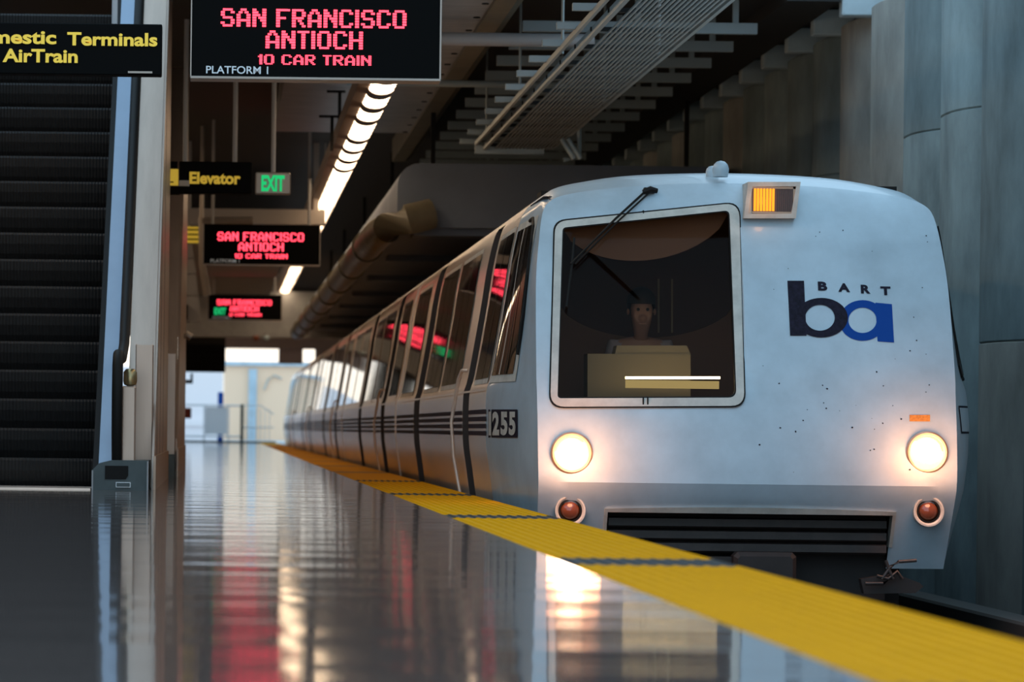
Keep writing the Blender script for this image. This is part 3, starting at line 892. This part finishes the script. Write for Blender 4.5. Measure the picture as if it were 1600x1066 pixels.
# driver seated behind the windscreen
def skin(name, V, E, R, m, parent=None, sub=2):
    me = bpy.data.meshes.new(name); me.from_pydata([tuple(v) for v in V], E, [])
    o = bpy.data.objects.new(name, me); COL.objects.link(o)
    md = o.modifiers.new('skin', 'SKIN'); md.use_smooth_shade = True
    ss = o.modifiers.new('sub', 'SUBSURF'); ss.levels = sub; ss.render_levels = sub
    for i, r in enumerate(R):
        r = r if isinstance(r, tuple) else (r, r)
        me.skin_vertices[0].data[i].radius = r
    me.skin_vertices[0].data[0].use_root = True
    dg = bpy.context.evaluated_depsgraph_get()
    m2 = bpy.data.meshes.new_from_object(o.evaluated_get(dg))
    bpy.data.objects.remove(o)
    m2.name = name
    m2.materials.clear()
    return obj(name, m2, m, parent, smooth=80)
hx, hy, hz = 3.22, 29.45, 1.43
V = [(hx, hy + .12, .62), (hx, hy + .11, .85), (hx, hy + .07, 1.15), (hx, hy + .04, 1.24), (hx, hy + .01, 1.28), (hx, hy - .015, 1.36), (hx, hy - .005, 1.46), (hx, hy + .015, 1.55),
     (hx, hy - .115, 1.41)]
E = [(0, 1), (1, 2), (2, 3), (3, 4), (4, 5), (5, 6), (6, 7), (5, 8)]
R = [.15, .14, (.15, .12), .06, .052, .078, (.098, .105), (.085, .09), .018]
for s in (-1, 1):
    n = len(V)
    V += [(hx + s * .20, hy + .06, 1.185), (hx + s * .25, hy - .02, .90), (hx + s * .20, hy - .22, .80), (hx + s * .17, hy - .30, .80)]
    E += [(2, n), (n, n + 1), (n + 1, n + 2), (n + 2, n + 3)]; R += [.065, .048, .034, .036]
    for k in range(5):
        fx = hx + s * .17 + (k - 2) * .017
        dz = -.01 if k != (0 if s > 0 else 4) else .015
        m_ = len(V); V += [(fx, hy - .345, .80 + dz), (fx, hy - .375 - (.008 if k == 2 else 0), .78 + dz)]
        E += [(n + 3, m_), (m_, m_ + 1)]; R += [.009, .008]
    n = len(V)
    V += [(hx + s * .10, hy + .05, .62), (hx + s * .12, hy - .30, .62), (hx + s * .12, hy - .33, .38), (hx + s * .12, hy - .42, .34)]
    E += [(0, n), (n, n + 1), (n + 1, n + 2), (n + 2, n + 3)]; R += [.09, .06, .045, .035]
driver = skin('person', V, E, R, M_skin)
tag(driver, 'driver in a pale shirt sitting at the controls behind the windscreen', 'person')
skin('shirt', [V[0], V[1], V[2], (hx, hy + .045, 1.22), (hx - .20, hy + .06, 1.185), (hx - .235, hy + .0, .96), (hx + .20, hy + .06, 1.185), (hx + .235, hy + .0, .96)],
     [(0, 1), (1, 2), (2, 3), (2, 4), (4, 5), (2, 6), (6, 7)], [.165, .155, (.165, .135), .075, .08, .068, .08, .068], M_shirt, driver)
hm = MB(); rws = []
for i in range(7):
    th = PI / 2 * i / 6 * 1.12
    rws.append([(hx + .112 * math.sin(th) * math.cos(a), hy + .018 + .122 * math.sin(th) * math.sin(a), 1.53 + .115 * math.cos(th) - (.07 if math.sin(a) > .2 and i > 4 else 0)) for a in [2 * PI * q / 16 for q in range(17)]])
obj('hair', hm.grid(rws), M_hair, driver, smooth=60)
for s in (-1, 1):
    obj('eye', MB().lathe([(.001, -.012), (.009, -.008), (.013, 0), (.009, .008), (.001, .012)], (hx + s * .036, hy - .102, 1.465), (0, 1, 0), 10), M_hair, driver)
    obj('ear', MB().lathe([(.001, -.012), (.022, -.006), (.026, 0), (.02, .008), (.001, .012)], (hx + s * .102, hy + .01, 1.45), (1, 0, 0), 10), M_skin, driver)
obj('mouth', MB().box(hx - .026, hx + .026, hy - .094, hy - .08, 1.352, 1.36), M_redlens, driver)
st = empty('driver_seat', (hx, hy + .2, .3), 'dark padded driver seat behind the windscreen', 'seat')
obj('seat', MB().rbox(hx - .24, hx + .24, hy - .2, hy + .28, .42, .53, .02), M_rubber, st)
obj('backrest', MB().rbox(hx - .22, hx + .22, hy + .27, hy + .36, .53, 1.15, .02), M_rubber, st)
obj('pedestal', MB().tube([(hx, hy + .05, .3), (hx, hy + .05, .42)], .07, 12), M_steel, st)

# ================================================================== SIGNS
BMP = {
 'S': '.#####.|##...##|##.....|.#####.|.....##|##...##|.#####.', 'A': '..###..|.##.##.|##...##|##...##|#######|##...##|##...##',
 'N': '##...##|###..##|####.##|##.####|##..###|##...##|##...##', 'F': '#######|##.....|##.....|#####..|##.....|##.....|##.....',
 'R': '######.|##...##|##...##|######.|##.##..|##..##.|##...##', 'C': '.#####.|##...##|##.....|##.....|##.....|##...##|.#####.',
 'I': '##|##|##|##|##|##|##', 'O': '.#####.|##...##|##...##|##...##|##...##|##...##|.#####.', '0': '.#####.|##...##|##...##|##...##|##...##|##...##|.#####.',
 'T': '######|..##..|..##..|..##..|..##..|..##..|..##..', 'H': '##...##|##...##|##...##|#######|##...##|##...##|##...##', '1': '.##|###|.##|.##|.##|.##|.##'}
def led_line(s, x0, x1, z0, z1, Y, parent):
    w = 0
    for ch in s: w += (4 if ch == ' ' else len(BMP[ch].split('|')[0]) + 1)
    w -= 1
    cw_ = (x1 - x0) / w; chh = (z1 - z0) / 7; cx = 0
    for ch in s:
        if ch == ' ': cx += 4; continue
        rows_ = BMP[ch].split('|'); mb = MB()
        for r, line in enumerate(rows_):
            c = 0
            while c < len(line):
                if line[c] == '#':
                    e = c
                    while e < len(line) and line[e] == '#': e += 1
                    xa = x0 + (cx + c + .02) * cw_; xb = x0 + (cx + e - .02) * cw_
                    zt = z1 - (r + .10) * chh; zb = z1 - (r + .90) * chh
                    mb.quad((xa, Y, zb), (xb, Y, zb), (xb, Y, zt), (xa, Y, zt)); c = e
                else: c += 1
        obj('led_letter', mb, M_led, parent)
        cx += len(rows_[0]) + 1
def led_sign(Y, dx, dz, label):
    e = empty('departure_sign', (.617 + dx, Y, 2.89 + dz), label, 'sign', 'hanging departure signs over the platform')
    o = lambda x: x + dx
    z = lambda q: q + dz
    obj('housing', MB().rbox(o(-.228), o(1.462), Y, Y + .22, z(2.90), z(3.48), .008), M_sign, e)
    obj('bottom_trim', MB().rbox(o(-.232), o(1.466), Y - .008, Y + .22, z(2.884), z(2.903), .004), M_signtrim, e)
    obj('side_trim', MB().box(o(1.455), o(1.466), Y - .008, Y + .0, z(2.90), z(3.48)), M_signtrim, e)
    obj('side_trim', MB().box(o(-.232), o(-.224), Y - .008, Y + .0, z(2.90), z(3.48)), M_signtrim, e)
    for x in (-.1, 1.3):
        obj('hanger', MB().tube([(o(x), Y + .11, z(3.48)), (o(x), Y + .11, 5.0)], .022, 8), M_rod, e)
    yt = Y - .006
    led_line('SAN FRANCISCO', o(-.029), o(1.228), z(3.238), z(3.364), yt, e)
    led_line('ANTIOCH', o(.276), o(.935), z(3.093), z(3.217), yt, e)
    led_line('10 CAR TRAIN', o(.226), o(.993), z(2.985), z(3.054), yt, e)
    text_part('PLATFORM 1', o(-.124), o(.296), z(2.920), z(2.972), yt, M_signwhite, e, .01)
    return e
led_sign(26.0, 0, 0, 'nearest and largest red lettered departure sign, at the top of the view')
led_sign(55.7, -.045, .0, 'middle red lettered departure sign, below the green exit sign')
led_sign(88.2, -.08, .11, 'farthest and smallest red lettered departure sign, hanging lowest in view')

e = empty('direction_sign', (-1.4, 26, 2.91), 'black sign with yellow lettering Domestic Terminals and AirTrain above the escalator', 'sign')
a = P(253.5, 38, 26); c = P(253.5, 118, 26)
obj('housing', MB().rbox(-2.6, a.x, 26, 26.15, c.z, a.z, .006), M_sign, e)
text_px('Domestic', -62, 47, 88, 68.5, 25.99, M_signyel, e, .03)
text_px('Terminals', 105, 51, 246, 72, 25.99, M_signyel, e, .03)
text_px('AirTrain', 4, 76.5, 121.5, 98, 25.99, M_signyel, e, .03)
a2 = P(200, 111.5, 26); c2 = P(238, 115, 26)
obj('mount_plate', MB().box(a2.x, c2.x, 25.985, 26.0, c2.z, a2.z), M_signtrim, e)
for x in (-2.2, -.75):
    obj('hanger', MB().tube([(x, 26.07, a.z), (x, 26.07, 5.0)], .02, 8), M_rod, e)

YS = 42.0
e = empty('elevator_sign', (0, YS, 2.9), 'black hanging box sign reading Elevator in yellow', 'sign')
a = P(280, 252, YS); c = P(393, 303, YS)
obj('housing', MB().rbox(a.x, c.x, YS, YS + .25, c.z, a.z, .01), M_sign, e)
text_px('Elevator', 296, 269, 376, 288, YS - .01, M_signyel, e, .04)
a2 = P(280, 282, YS); c2 = P(296, 291, YS)
obj('end_strip', MB().box(a2.x, c2.x, YS - .012, YS, c2.z, a2.z), M_signtrim, e)
a2 = P(257, 291, YS); c2 = P(281, 303, YS)
obj('lower_box', MB().rbox(a2.x, c2.x, YS - .02, YS + .2, c2.z, a2.z, .006), M_sign, e)
for px in (289, 367):
    q = P(px, 250, YS)
    obj('hanger', MB().tube([(q.x, YS + .12, a.z - .01), (q.x, YS + .12, 5.0)], .026, 8), M_rod, e)
e = empty('access_sign', (-.6, 41.5, 3.2), 'small yellow notice with dark marks on the edge of the steel column', 'sign')
a = P(257, 264, 41.5); c = P(278.5, 290, 41.5)
obj('plate', MB().rbox(a.x, c.x, 41.5, 41.53, c.z, a.z, .004), M_signyel, e)
a = P(258, 252, 41.5); c = P(277.5, 263, 41.5)
obj('top_plate', MB().rbox(a.x, c.x, 41.5, 41.53, c.z, a.z, .004), M_sign, e)
for i, (x0, x1, y0, y1) in enumerate(((258, 262, 268, 270), (258, 261, 275, 277), (259, 263, 281, 283), (264, 271, 283.5, 285.5))):
    a = P(x0, y0, 41.49); c = P(x1, y1, 41.49)
    obj('mark', MB().box(a.x, c.x, 41.49, 41.5, c.z, a.z), M_sign, e)

def exit_sign(px0, py0, px1, py1, Y, label, rod_px=None, housing=M_signtrim):
    a = P(px0, py0, Y); c = P(px1, py1, Y)
    e = empty('exit_sign', ((a.x + c.x) / 2, Y, c.z), label, 'sign', 'green exit signs')
    obj('housing', MB().rbox(a.x, c.x, Y, Y + .12, c.z, a.z, .012), housing, e)
    w = px1 - px0; h = py1 - py0
    text_px('EXIT', px0 + .17 * w, py0 + .14 * h, px1 - .17 * w, py1 - .14 * h, Y - .01, M_green, e, .045)
    if rod_px:
        q = P(rod_px, py0, Y); obj('hanger', MB().tube([(q.x, Y + .06, a.z - .01), (q.x, Y + .06, 5.0)], .026, 8), M_rod, e)
    return e
exit_sign(399, 269, 454, 304, YS, 'green lettered exit sign in a grey frame beside the elevator sign', 427)
exit_sign(330, 479, 358, 494, 85.0, 'small green exit sign overlapping the farthest departure sign', None, M_sign)
# yellow information panel with three dark text rows
Yi = 60.0
e = empty('information_panel', (-.6, Yi, 3.4), 'yellow panel with three dark lines of text near the second departure sign', 'sign')
a = P(280, 354, Yi); c = P(313, 380, Yi)
obj('plate', MB().rbox(a.x, c.x, Yi, Yi + .06, c.z, a.z, .006), M_signyel, e)
for yy in (359, 366.5, 374):
    a = P(283, yy - 1.3, Yi); c = P(311, yy + 1.3, Yi)
    obj('text_row', MB().box(a.x, c.x, Yi - .006, Yi, c.z, a.z), M_sign, e)
a = P(296, 330, Yi); obj('hanger', MB().tube([(a.x, Yi + .03, 3.4), (a.x, Yi + .03, 5)], .025, 8), M_rod, e)
a = P(276, 475, 63.7); c = P(293, 500, 63.7)
SPK = (a, c)

# ================================================================== FLUORESCENT STRIP, PIPES, TRAY
M_up = emit_mat('added_uplight_glow', (0.9, 0.95, 1.0), 0.5)
def light_row(xo, ya, yz, label, thick=0.55):
    e = empty('light_strip', (xo, ya, 4.05), label, 'light', 'fluorescent rows over the platform')
    obj('housing', MB().prism([(xo - .26, ya, 4.13), (xo - .16, ya, 4.115), (xo + .14, ya, 4.125), (xo + .16, ya, 4.24), (xo - .28, ya, 4.26)], (0, yz + 1 - ya, 0)), M_lamphouse, e)
    yk = ya + 1.0; k = 0
    while yk < yz:
        L = 1.22 if k % 4 else 2.4
        n = 3 if L < 2 else 5
        mb = MB()
        for i in range(n):
            y0 = yk + L * i / n + .02; y1 = yk + L * (i + 1) / n - .02
            mb.grid([[(xo - .005 + .135 * math.cos(PI + PI * t / 8), yy, 4.12 + .07 * math.sin(PI + PI * t / 8)) for t in range(9)] for yy in (y0, y1)])
        obj('lamp', mb, M_lamp, e, smooth=60)
        for i in range(n + 1):
            yy = yk + L * i / n; mb = MB()
            mb.prism([(xo - .005 + .142 * math.cos(PI + PI * t / 8), yy - .02, 4.12 + .077 * math.sin(PI + PI * t / 8)) for t in range(9)], (0, .04, 0))
            obj('lamp_rib', mb, M_lamphouse, e)
        yk += L + (.55 if yk < 52 else .12); k += 1
    obj('added_uplight', MB().box(xo - .18, xo + .06, ya + 1, yz, 4.262, 4.27), M_up, e)  # hidden glowing strip added on the housing to brighten the ceiling
    yy = ya + 3.1
    while yy < yz:
        obj('hanger', MB().tube([(xo - .06, yy, 4.25), (xo - .06, yy, 5.0)], .02, 6), M_rod, e); yy += 10
light_row(1.66, 27, 122, 'long row of glowing fluorescent lamps running down the ceiling beside the signs')
light_row(-3.1, 30, 122, 'added second row of glowing lamps out of view, brightening the train side')  # unseen row, added to light the side of the train

# concrete bulkhead over the track
bulk = empty('overhead_bulkhead', (4.2, 48, 3.04), 'big grey duct with a rounded corner hanging across above the train roof', 'duct')
prof = [(2.18, 3.06), (6.3, 3.06), (6.3, 3.86)]
for i in range(9):
    t = PI / 2 * i / 8
    prof.append((2.46 - .28 * math.sin(t), 3.58 + .28 * math.cos(t)))
obj('casing', MB().prism([(x, 48, z) for x, z in prof], (0, 51.8, 0)), M_bulk, bulk, smooth=30)
for yy in (50, 62, 74, 86, 96):
    for xx in (2.7, 6.0):
        obj('hanger', MB().box(xx, xx + .06, yy, yy + .06, 3.84, 5.0), M_rubber, bulk)
for i in range(7):
    yy = 48.2 + 7.4 * i
    obj('rib', MB().box(2.4, 6.3, yy, yy + .8, 2.97, 3.07), M_bulk, bulk)
pp = obj('pipe', MB().tube([(2.6, 47.78, 3.22), (2.3, 47.7, 3.14), (2.05, 47.8, 3.04), (1.97, 48.6, 3.0), (1.95, 50, 2.98), (1.95, 98, 2.98)], .19, 16), M_pipe, bulk, smooth=60, label='olive insulated pipe with bands')
for i in range(8):
    yy = 51.5 + 6 * i
    obj('band', MB().lathe([(.19, 0), (.215, 0), (.215, .18), (.19, .18)], (1.95, yy, 2.98), (0, 1, 0), 16), M_pipe, pp, smooth=40)
tp_ = MB().tube([(.9, 39, 4.5), (3.75, 39, 4.5)], .07, 10)
tag(obj('cross_pipe', tp_, M_rod, smooth=60), 'pale grey pipe crossing under the ceiling beside the nearest departure sign', 'pipe')
tag(obj('cross_pipe', MB().tube([(1.4, 44, 4.5), (3.9, 44, 4.5)], .04, 8), M_joist, smooth=60), 'thin dark conduit crossing the ceiling behind the pale pipe', 'pipe')
for i, (px, py0, py1, w) in enumerate(((531, 141, 205, 20), (519, 180, 236, 16))):
    a = P(px, py0, 47); c = P(px, py1, 47)
    h = empty('ceiling_hanger', (a.x, 47, c.z), ('dark T shaped ceiling hanger nearer the light strip', 'lower dark T shaped ceiling hanger left of its twin')[i], 'hanger')
    obj('stem', MB().box(a.x - .02, a.x + .02, 47, 47.04, c.z, a.z), M_rubber, h)
    obj('cross_arm', MB().box(a.x - .16, a.x + .07, 47, 47.04, a.z - .03, a.z), M_rubber, h)

tray = empty('cable_tray', (3.54, 38, 3.93), 'hanging wire mesh tray running under the ceiling above the train', 'cable tray')
zT = H + 3.4
xl, xr = .92 * 3.4, 1.164 * 3.4
for i in range(17):
    x = xl + .14 + (xr - xl - .14) * i / 16
    obj('wire', MB().box(x - .009, x + .009, 27, 46.2, zT, zT + .014), M_wire, tray)
for i in range(13):
    yy = 28.2 + 1.48 * i
    obj('cross_bar', MB().box(xl - .02, xr + .02, yy, yy + .05, zT + .014, zT + .05), M_rubber, tray)
    obj('stub_arm', MB().box(xl - .28, xl - .05, yy + .3, yy + .38, zT + .06, zT + .12), M_joist, tray)
obj('side_rail', MB().box(xl - .01, xl + .03, 27, 46.2, zT - .02, zT + .05), M_wire, tray)
obj('side_rail', MB().box(xl - .12, xl - .09, 27, 46.0, zT + .02, zT + .07), M_wire, tray)
obj('side_rail', MB().box(xr - .01, xr + .025, 27, 44.0, zT - .01, zT + .05), M_wire, tray)
obj('end_rail', MB().box(xl - .1, xr - .1, 46.2, 46.28, zT - .06, zT + .04), M_wire, tray)
for yy in (30, 35, 40, 45):
    obj('hanger', MB().tube([(xl - .05, yy, zT + .05), (xl - .05, yy, 5.0)], .015, 6), M_wire, tray)
    obj('hanger', MB().tube([(xr, yy, zT + .05), (xr, yy, 5.0)], .015, 6), M_wire, tray)
cl = empty('bracket_lamp', (4.15, 44, 3.8), 'short pale pair of slanting bars at the far end of the mesh tray', 'bracket')
for dx in (0, 10):
    obj('bar', MB().tube([P(877 + dx, 217, 44.3), P(897 + dx, 248, 44.3)], .028, 8), M_corbel, cl, smooth=60)
obj('mount', MB().tube([P(880, 250, 44.4), P(905, 247, 44.4), P(905, 200, 44.4)], .03, 6), M_joist, cl)

# ================================================================== ESCALATORS
SL = .833
def incl(mb, X0, X1, Y0, Y1, zb, o0, o1):
    """sloping bar: z = zb + SL*(Y-Yb) with offsets o0 (bottom) and o1 (top)"""
    z = lambda Y: zb[1] + SL * (Y - zb[0])
    return mb.hexa([(X0, Y0, z(Y0) + o0), (X1, Y0, z(Y0) + o0), (X1, Y1, z(Y1) + o0), (X0, Y1, z(Y1) + o0),
                    (X0, Y0, z(Y0) + o1), (X1, Y0, z(Y0) + o1), (X1, Y1, z(Y1) + o1), (X0, Y1, z(Y1) + o1)])
esc = empty('escalator', (-1.4, 32, 0), 'near escalator with black ribbed steps rising left of the platform', 'escalator', 'escalators left of the platform')
ZB = (32.0, .30)
YT = 37.5
stp = None
for kx in range(18):
    Y0 = 32.55 + .302 * kx; z1 = .245 + .254 * kx
    mb = MB()
    # curved ribbed riser plus tread
    nr = 42
    prof_ = [(0.0, 0.0), (-.012, -.02), (-.006, -.10), (.03, -.19), (.09, -.262)]
    rws = []
    for dy, dz in prof_:
        r = []
        for i in range(nr * 2 + 1):
            x = -2.30 + 1.24 * i / (nr * 2)
            r.append((x, Y0 + dy - (.008 if i % 2 else 0.0), z1 + dz))
        rws.append(r)
    mb.grid(rws)
    mb.box(-2.30, -1.06, Y0 + .002, Y0 + .42, z1 - .03, z1)
    obj('step', mb, M_step, esc)
obj('comb_plate', MB().box(-2.34, -1.06, 31.5, 32.5, 0.0, .012), M_alu, esc)
obj('skirt_panel', incl(MB(), -1.055, -1.008, 31.7, YT, ZB, -.5, -.05), M_rubber, esc)
obj('inner_deck', incl(MB(), -1.006, -.877, 31.75, YT, ZB, -.12, 0), M_skysteel, esc)
obj('skirt_panel', incl(MB(), -2.44, -2.32, 31.7, YT, ZB, -.5, -.05), M_rubber, esc)
obj('inner_deck', incl(MB(), -2.58, -2.44, 31.75, YT, ZB, -.12, 0), M_skysteel, esc)
zz = lambda Y: ZB[1] + SL * (Y - ZB[0])
hr = MB().tube([(-.85, 31.72, .16), (-.85, 31.60, .45), (-.85, 31.58, .8), (-.85, 31.64, 1.03), (-.85, 31.78, 1.12), (-.85, 32.1, 1.12), (-.845, 32.7, 1.10), (-.835, 33.1, zz(33.1) + .02), (-.83, YT, zz(YT) + .02)], [.042, .044, .045, .045, .044, .044, .044, .045, .047], 12)
obj('handrail', hr, M_rubber, esc, smooth=60)
obj('outer_deck', incl(MB(), -.785, -.568, 32.55, YT, ZB, -.15, 0), M_beige, esc)
obj('newel_panel', MB().rbox(-.72, -.57, 32.35, 32.55, .0, 1.22, .008), M_beige, esc)
obj('newel_post', MB().rbox(-.815, -.70, 31.75, 31.9, .2, .86, .012), M_beige, esc)
obj('newel_cap', MB().lathe([(.001, .075), (.035, .07), (.056, .045), (.058, -.03), (.05, -.06), (.0, -.08)], (-.75, 31.8, .93), (0, 0, 1), 16), M_brass, esc, smooth=50)
a = P(143, 766, 31.5); c = P(232, 722, 31.5)
bb = obj('newel_base', MB().prism([(a.x, 31.5, 0), (c.x, 31.5, 0), (c.x, 31.5, .245), (a.x + .16, 31.5, .245), (a.x + .06, 31.5, .22), (a.x, 31.5, .16)], (0, .9, 0)), M_base, esc)
obj('base_edge', MB().box(c.x - .012, c.x, 31.49, 31.5, 0, .24).box(a.x, a.x + .012, 31.49, 31.5, 0, .16), M_rod, bb)
obj('handrail_inlet', MB().prism([(-.94, 31.49, .09), (-.77, 31.49, .09), (-.75, 31.49, .12), (-.75, 31.49, .2), (-.94, 31.49, .2)], (0, .01, 0)), M_rubber, bb)
a = P(181, 753.5, 31.48); c = P(204, 762, 31.48)
npl = obj('name_plate', MB().box(a.x, c.x, 31.48, 31.49, c.z, a.z), M_signwhite, bb)
obj('plate_field', MB().box(a.x + .006, c.x - .006, 31.476, 31.48, c.z + .006, a.z - .006), M_base, npl)
obj('side_skirt', MB().prism([(-.567, 31.9, 0), (-.567, 39.7, 0), (-.567, 39.7, 4.98), (-.567, 37.5, zz(37.5) - .02), (-.567, 32.0, .27)], (.02, 0, 0)), M_beige, esc)
for yy in (33.2, 34.8, 36.6):
    obj('panel_joint', MB().box(-.549, -.545, yy, yy + .03, 0, min(zz(yy) - .05, 5)), M_rubber, esc)
obj('kick_plate', MB().box(-.549, -.53, 31.8, 39.7, 0.0, .28), M_chrome, esc)

# second escalator, farther along
es2 = empty('escalator', (-.7, 40.2, 0), 'farther escalator end clad in beige steel, behind the near escalator', 'escalator', 'escalators left of the platform')
Z2 = (40.2, .30)
z2 = lambda Y: Z2[1] + SL * (Y - Z2[0])
obj('outer_deck', incl(MB(), -.625, -.470, 40.4, 45.6, Z2, -.15, 0), M_beige, es2)
obj('newel_panel', MB().rbox(-.60, -.47, 40.3, 40.5, .0, 1.3, .008), M_beige, es2)
obj('handrail', MB().tube([(-.655, 40.1, .16), (-.655, 39.95, .5), (-.655, 40.0, .98), (-.655, 40.2, 1.1), (-.65, 41.1, z2(41.1) + .03), (-.65, 45.6, z2(45.6))], .03, 10), M_rubber, es2, smooth=60)
obj('newel_base', MB().prism([(-.70, 39.9, 0), (-.47, 39.9, 0), (-.47, 39.9, .24), (-.66, 39.9, .24)], (0, .6, 0)), M_base, es2)
obj('side_skirt', MB().prism([(-.468, 40.3, 0), (-.468, 49, 0), (-.468, 49, 4.98), (-.468, 45.8, 4.95), (-.468, 40.4, .4)], (.02, 0, 0)), M_beige, es2)
obj('kick_plate', MB().box(-.447, -.435, 40.1, 49, 0, .3), M_chrome, es2)
obj('lamp_arm', MB().tube([(-.46, 46, 1.62), (-.42, 46, 1.64), (-.36, 46, 1.60)], .05, 10), M_signtrim, es2, smooth=60)

# grey stair enclosure farther on
Ye = 64.0
en = empty('stair_enclosure', (-.6, Ye, 2.5), 'grey metal panelled enclosure tapering upward below the yellow panel', 'enclosure')
for i, (ya, yb_, xa, xb) in enumerate(((381, 404, 300, 303), (404, 428, 303, 306), (428, 462, 306, 309.5), (462, 503, 309.5, 313))):
    a = P(270, ya + .6, Ye); b_ = P(xa, ya + .6, Ye); c = P(xb, yb_ - .6, Ye); d = P(270, yb_ - .6, Ye)
    obj('panel', MB().prism([d, c, b_, a], (0, .5, 0)), M_rod, en)
a = P(270, 381, Ye); c = P(312, 503, Ye)
obj('core', MB().box(a.x, a.x + .3, Ye + .1, Ye + .4, c.z, 4.99), M_rubber, en)
obj('speaker_box', MB().rbox(SPK[0].x, SPK[1].x, 63.7, 64.0, SPK[1].z, SPK[0].z, .02), M_sign, en)
hb = empty('hanging_frame', (-.28, 66, 3.0), 'pale slanting frame leg hanging at the left of the second departure sign', 'frame')
obj('post', MB().tube([P(315, 340, 57), P(316, 412, 57), P(324, 462, 57)], [.05, .05, .06], 8), M_signtrim, hb)
q = P(315, 342, 57); obj('hanger', MB().tube([(q.x, 57, q.z), (q.x, 57, 5.0)], .03, 8), M_signtrim, hb)
obj('top_bar', MB().tube([P(315, 346, 57), P(395, 345, 57)], .06, 8), M_signtrim, hb)

# ================================================================== FAR END
Yc = 112
col = empty('dark_column', (-1.25, Yc, 0), 'dark column standing at the left of the bright far exit', 'column')
a = P(268, 690, Yc); c = P(283, 560, Yc)
obj('shaft', MB().box(a.x, c.x, Yc, Yc + .4, 0, c.z), M_rubber, col)
obj('plinth', MB().box(a.x - .05, c.x + .04, Yc - .05, Yc + .45, 0, .12), M_rubber, col)
obj('bracket', MB().box(c.x, c.x + .35, Yc, Yc + .1, P(0, 596, Yc).z, P(0, 590, Yc).z).box(c.x + .28, c.x + .35, Yc, Yc + .1, P(0, 596, Yc).z, P(0, 580, Yc).z), M_rubber, col)
a = P(281, 637, 111); c = P(298.5, 654, 111)
obj('red_notice', MB().rbox(a.x, c.x, 111.8, 112.1, c.z, a.z, .02), M_red, col, label='dark red notice board')
a = P(286, 537, 118); c = P(352, 582, 118)
dp = empty('dark_louvre', (-.6, 118, 2.2), 'dark slatted panel hanging over the pale blue opening', 'panel')
obj('backing', MB().box(a.x, c.x, 118.1, 118.2, c.z, a.z), M_rubber, dp)
obj('hanger', MB().box(a.x, c.x, 118.1, 118.2, a.z, 4.0), M_rubber, dp)
for i in range(5):
    z0 = c.z + (a.z - c.z) * i / 5
    obj('slat', MB().box(a.x, c.x, 118, 118.1, z0 + .02, z0 + (a.z - c.z) / 5 - .02), M_sign, dp)
for px, lb_ in ((400, 'small round ceiling lamp above the exit, left of the pair'), (416, 'small round ceiling lamp above the exit, right of the pair')):
    q = P(px, 528, 99.4)
    lo_ = empty('ceiling_lamp', (q.x, 99.4, q.z), lb_, 'lamp', 'round lamps above the exit')
    obj('globe', MB().lathe([(.001, -.09), (.06, -.07), (.09, -.02), (.09, .02), (.05, .06)], (q.x, 99.4, q.z), (0, 0, 1), 14), M_white if px > 410 else M_redlens, lo_, smooth=60)
    obj('cap', MB().lathe([(.05, .05), (.05, .1), (.0, .1)], (q.x, 99.4, q.z), (0, 0, 1), 12), M_rod, lo_)
fe = empty('platform_fence', (-.2, 138, 0), 'grey fence with a dark end post closing off the platform end', 'fence')
a = P(281, 632.5, 138); c = P(378, 690, 138)
obj('top_rail', MB().tube([(a.x, 138, a.z), (c.x, 138, a.z - .01)], .03, 8), M_fence, fe)
obj('bottom_rail', MB().tube([(a.x, 138, .22), (c.x, 138, .22)], .03, 8), M_fence, fe)
for px in (283, 319, 357):
    q = P(px, 660, 138); obj('post', MB().box(q.x - .025, q.x + .025, 137.98, 138.02, 0, a.z), M_fence, fe)
q = P(378, 660, 138)
obj('end_post', MB().rbox(q.x - .06, q.x + .06, 137.9, 138.05, 0, a.z + .04, .015), M_fencedark, fe)
q0, q1 = P(321, 636, 138), P(355, 679, 138)
obj('panel', MB().box(q0.x, q1.x, 138.02, 138.05, q1.z, q0.z), M_fence, fe)
g0, g1 = P(380, 633, 138), P(425, 645, 138)
gt = empty('end_gate', (1.4, 138.2, 0), 'pale wire gate beside the tail of the train at the platform end', 'gate')
obj('gate_rail', MB().tube([P(380, 634, 138.2), P(408, 634, 138.2), P(428, 648, 138.2)], .022, 6), M_fence, gt)
obj('gate_rail', MB().tube([P(380, 668, 138.2), P(428, 668, 138.2)], .022, 6), M_fence, gt)
for px in range(386, 428, 7):
    q = P(px, 660, 138.2); obj('bar', MB().tube([(q.x, 138.2, .0), (q.x, 138.2, P(px, 640, 138.2).z)], .012, 5), M_fence, gt)
a = P(340.5, 613, 139); c = P(349, 633, 139)
tag(obj('blue_post', MB().rbox(a.x, c.x, 139, 139.2, 0, a.z, .02), M_blue), 'small blue post showing above the far fence', 'post')
# outside, in daylight
struct('ground', MB().box(-40, 40, 150.6, 230, -1.4, -.05), M_ground)
out = empty('outdoor_building', (4, 186, 0), 'sunlit cream building seen through the far exit', 'building')
obj('wall', MB().box(.15, 30, 186, 187, -.05, 3.55), M_cream, out)
obj('parapet', MB().box(.1, 30, 185.8, 187.0, 3.55, 3.75), M_white, out)
obj('downpipe', MB().box(1.35, 1.75, 185.75, 186.0, -.05, 3.4), M_white, out)
obj('arch', MB().tube([(2.1, 185.9, 2.4), (2.3, 185.9, 2.9), (2.6, 185.9, 3.1), (2.95, 185.9, 2.95)], .06, 6), M_frame, out)
out2 = empty('outdoor_building', (-4, 176, 0), 'pale blue shaded building left in the far exit', 'building')
obj('wall', MB().box(-30, .12, 176, 177, -.05, 3.3), M_pale, out2)
obj('band', MB().box(-30, .12, 175.9, 176, .6, .9), M_pale, out2)
